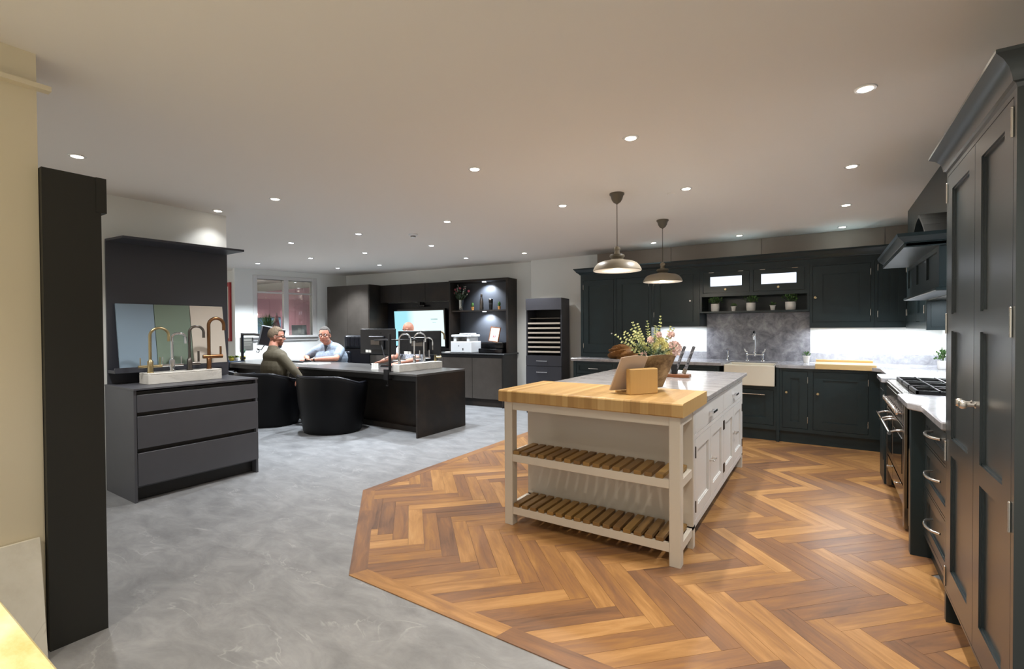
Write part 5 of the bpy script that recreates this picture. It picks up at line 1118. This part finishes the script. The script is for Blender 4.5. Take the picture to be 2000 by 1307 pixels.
sh=Blob().e(L2(.0,.01,.975),(.14,.25,.125),rotm(fd)).e(L2(.0,.02,.80),(.17,.285,.23),rotm(fd)).e(L2(0,.02,.62),(.18,.27,.15),rotm(fd)).chain([LS,LE,LE+(LW-LE)*.8],[.072,.060,.048]).chain([RS,RE,RE+(RW-RE)*.80],[.070,.060,.045]).cap(L2(0,.05,1.03),L2(.0,.075,1.08),.10,.078)
sh.make('jumper',BROWNJ,t,.010,5)
cb=MB()
build(MB().tube([hc-Vector((0,0,.165))+hf[0]*(-.028+.068*math.cos(a))+hf[1]*.068*math.sin(a)+Vector((0,0,-.010*math.cos(a))) for a in [2*PI*k/20 for k in range(21)]],.013,8),'collar',mat('dark jumper collar','#2c2a26',.9),t,smooth=60)
tr=Blob().e(L2(0,0,.55),(.17,.19,.11),rotm(fd)).chain([L2(.02,.10,.55),L2(.45,.14,.52),L2(.45,.14,.12)],[.09,.07,.05]).chain([L2(.02,-.10,.55),L2(.45,-.16,.52),L2(.45,-.16,.12)],[.09,.07,.05])
tr.make('trousers',TROUS,t,.014,4)
for q in (.14,-.16): build(MB().ball(L2(.48,q,.05),.05,12,8).ball(L2(.55,q,.042),.045,12,8),'shoe',BLACK,t,smooth=True)
# --- worker behind the monitors
t=person('person','bald worker hidden behind the two monitors, hand on a mouse, pale patterned shirt',(-5.70,5.68,0))
fd=Vector((.05,-1,0)).normalized(); ld=Vector((-fd.y,fd.x,0)); B0=Vector((-5.70,5.70,0))
hc=L2(.06,0,1.345)
sk=Blob(); hf=head(sk,hc,(.1,-1,-.15),L2(.0,0,1.15),1.04)
sk.e(L2(0,0,1.0),(.12,.19,.18),rotm(fd)); sk.e(L2(0,0,.75),(.13,.18,.24),rotm(fd))
LS,RS=L2(0,.21,1.06),L2(0,-.21,1.06); RE=Vector((-5.68,5.30,.93)); RE=L2(.22,-.26,.90); LE=L2(.22,.30,.88); RW=Vector((-5.82,5.20,.865)); LW=L2(.50,.20,.845)
RE=Vector((-5.62,5.30,.93)) if False else Vector((-5.74,5.36,.92))
RS=L2(0,-.18,1.06)
sk.chain([RS,RE,RW],[.056,.050,.032]); sk.chain([LS,LE,LW],[.056,.048,.03]); hand(sk,RW,(-.9,-.45,-.25),(0,0,1),1.05,.35,-1); hand(sk,LW,(0,-1,-.05),(0,0,1),1.05,.3,1)
sk.make('body',SKIN,t,.0075,4); face_bits(t,hc,*hf,1.04,glasses=False)
sh=Blob().e(L2(0,0,1.02),(.14,.22,.13),rotm(fd)).e(L2(0,0,.84),(.16,.22,.22),rotm(fd)).e(L2(0,0,.66),(.165,.22,.15),rotm(fd)).chain([LS,LS+(LE-LS)*.7],[.08,.068]).chain([RS,RS+(RE-RS)*.7],[.08,.068])
sh.make('shirt',SHIRT3,t,.011,5)
tr=Blob().e(L2(0,0,.56),(.17,.2,.12),rotm(fd)).chain([L2(.02,.10,.55),L2(.42,.13,.52),L2(.42,.13,.12)],[.09,.07,.05]).chain([L2(.02,-.10,.55),L2(.42,-.13,.52),L2(.42,-.13,.12)],[.09,.07,.05])
tr.make('trousers',TROUS,t,.014,4)
for q in (.13,-.13): build(MB().ball(L2(.47,q,.05),.05,12,8).ball(L2(.54,q,.042),.045,12,8),'shoe',BLACK,t,smooth=True)
# ------------------------------------------------------------------ room behind the window
t=thing('pink_cupboards','pink tall cupboards in the room behind the interior window','cupboard',(-9.8,6.6,0))
build(MB().box(-10.42,-9.2,6.32,6.88,.0,2.27),'body',PINKC,t)
for a,b in ((-10.41,-9.86),(-9.855,-9.53),(-9.525,-9.21)): build(MB().box(a,b,6.30,6.32,.1,2.265),'door',PINKC,t)
t=thing('pink_wall_cupboards','pink wall cupboards over a blue splashback behind the window','cupboard',(-11.6,6.6,1.66))
build(MB().box(-12.8,-10.43,6.42,6.88,1.68,2.28),'body',PINKC,t)
for a,b in ((-12.79,-12.2),(-12.195,-11.6),(-11.595,-11.02),(-11.015,-10.44)): build(MB().box(a,b,6.40,6.42,1.66,2.275),'door',PINKC,t)
for x in (-11.55,-10.85,-12.2): build(MB().lathe([(.04,0),(.04,-.008),(.001,-.008)],(x,6.62,1.68),16),'spot_lens',LAMPC,t)
o=build(MB().box(-12.8,-10.43,6.86,6.899,.92,1.67),'splashback',BLUES,None); tag(o,'blue-lit splashback under the pink wall cupboards','splashback')
t=thing('pink_base_cupboards','pink base cupboards with dark worktop behind the window','cupboard',(-11.6,6.6,0)); build(MB().box(-12.8,-10.43,6.32,6.88,0,.88),'body',PINKC,t); build(MB().box(-12.82,-10.43,6.28,6.88,.881,.92),'top',CHARIN,t)
strip(-11.4,6.62,1.66,1.6,.1,14,(.6,.85,1))
for x,y in ((-10.3,5.4),(-11.6,5.5)):
    l=bpy.data.lights.new('pink_room_lamp','SPOT'); l.energy=190; l.spot_size=R(120); l.spot_blend=.8; l.shadow_soft_size=.05; l.color=(1,.86,.78); o=bpy.data.objects.new('pink_room_lamp',l); COL.objects.link(o); o.location=(x,y,H-.04)
# things on the window sill
Mw=Matrix.Translation(WW.location)@Matrix.Rotation(WW.rotation_euler[2],4,'Z')
def onsill(s,n,z=gz0): return tuple(Mw@Vector((s,n,z)))
t=thing('potted_grass','spiky green grass plant in a dark pot behind the window','potted plant',onsill(.66,.28))
build(MB().lathe([(.06,0),(.08,.1),(.08,.13),(.001,.12)],n=18),'pot',CHARIN,t,local=True,smooth=50); mb=MB(); rr=random.Random(8)
for k in range(150):
    a=rr.uniform(0,2*PI); e=rr.uniform(.35,1.5); L=rr.uniform(.25,.42); d=Vector((math.cos(a)*math.cos(e),math.sin(a)*math.cos(e),math.sin(e))); p=Vector((rr.uniform(-.05,.05),rr.uniform(-.05,.05),.12)); sd=Vector((-d.y,d.x,0)).normalized()*.006
    q=p+d*L*.6; e_=p+d*L+Vector((0,0,-.05)); mb.add([p-sd,p+sd,q+sd,q-sd,e_],[(0,1,2,3),(3,2,4)])
build(mb,'foliage',GREEN,t,local=True)['kind']='stuff'
t=thing('draped_cloth','pink and white striped cloth draped in a peak behind the window','cloth',onsill(.80,.22))
n=28; vs=[];fs=[]
for j in range(9):
    z=.46*(1-j/8); r_=.012+.105*(j/8)**.8
    for i in range(n): a=2*PI*i/n; q=r_*(1+.22*math.sin(a*6+j*.3)*(j/8)); vs.append((q*math.cos(a),q*math.sin(a)*.7,z))
for j in range(8):
    for i in range(n): fs.append((j*n+i,(j+1)*n+i,(j+1)*n+(i+1)%n,j*n+(i+1)%n))
fs.append(tuple(range(n)))
build(MB().add(vs,fs),'cloth',mat('pink white cloth','#e6dcdf',.8,noise=('#c77f92',9,2,.45,.6)),t,local=True,smooth=60)
t=thing('display_card','pale framed card leaning on the right of the window sill','card',onsill(1.22,.12),rz=WW.rotation_euler[2]); t.rotation_euler=(R(-8),0,WW.rotation_euler[2])
build(MB().box(-.15,.15,0,.01,0,.21),'card',mat('pale grey card','#c9c8cc',.6),t,local=True); build(MB().box(-.03,.03,-.003,-.0005,.05,.15),'motif',WHITE,t,local=True)
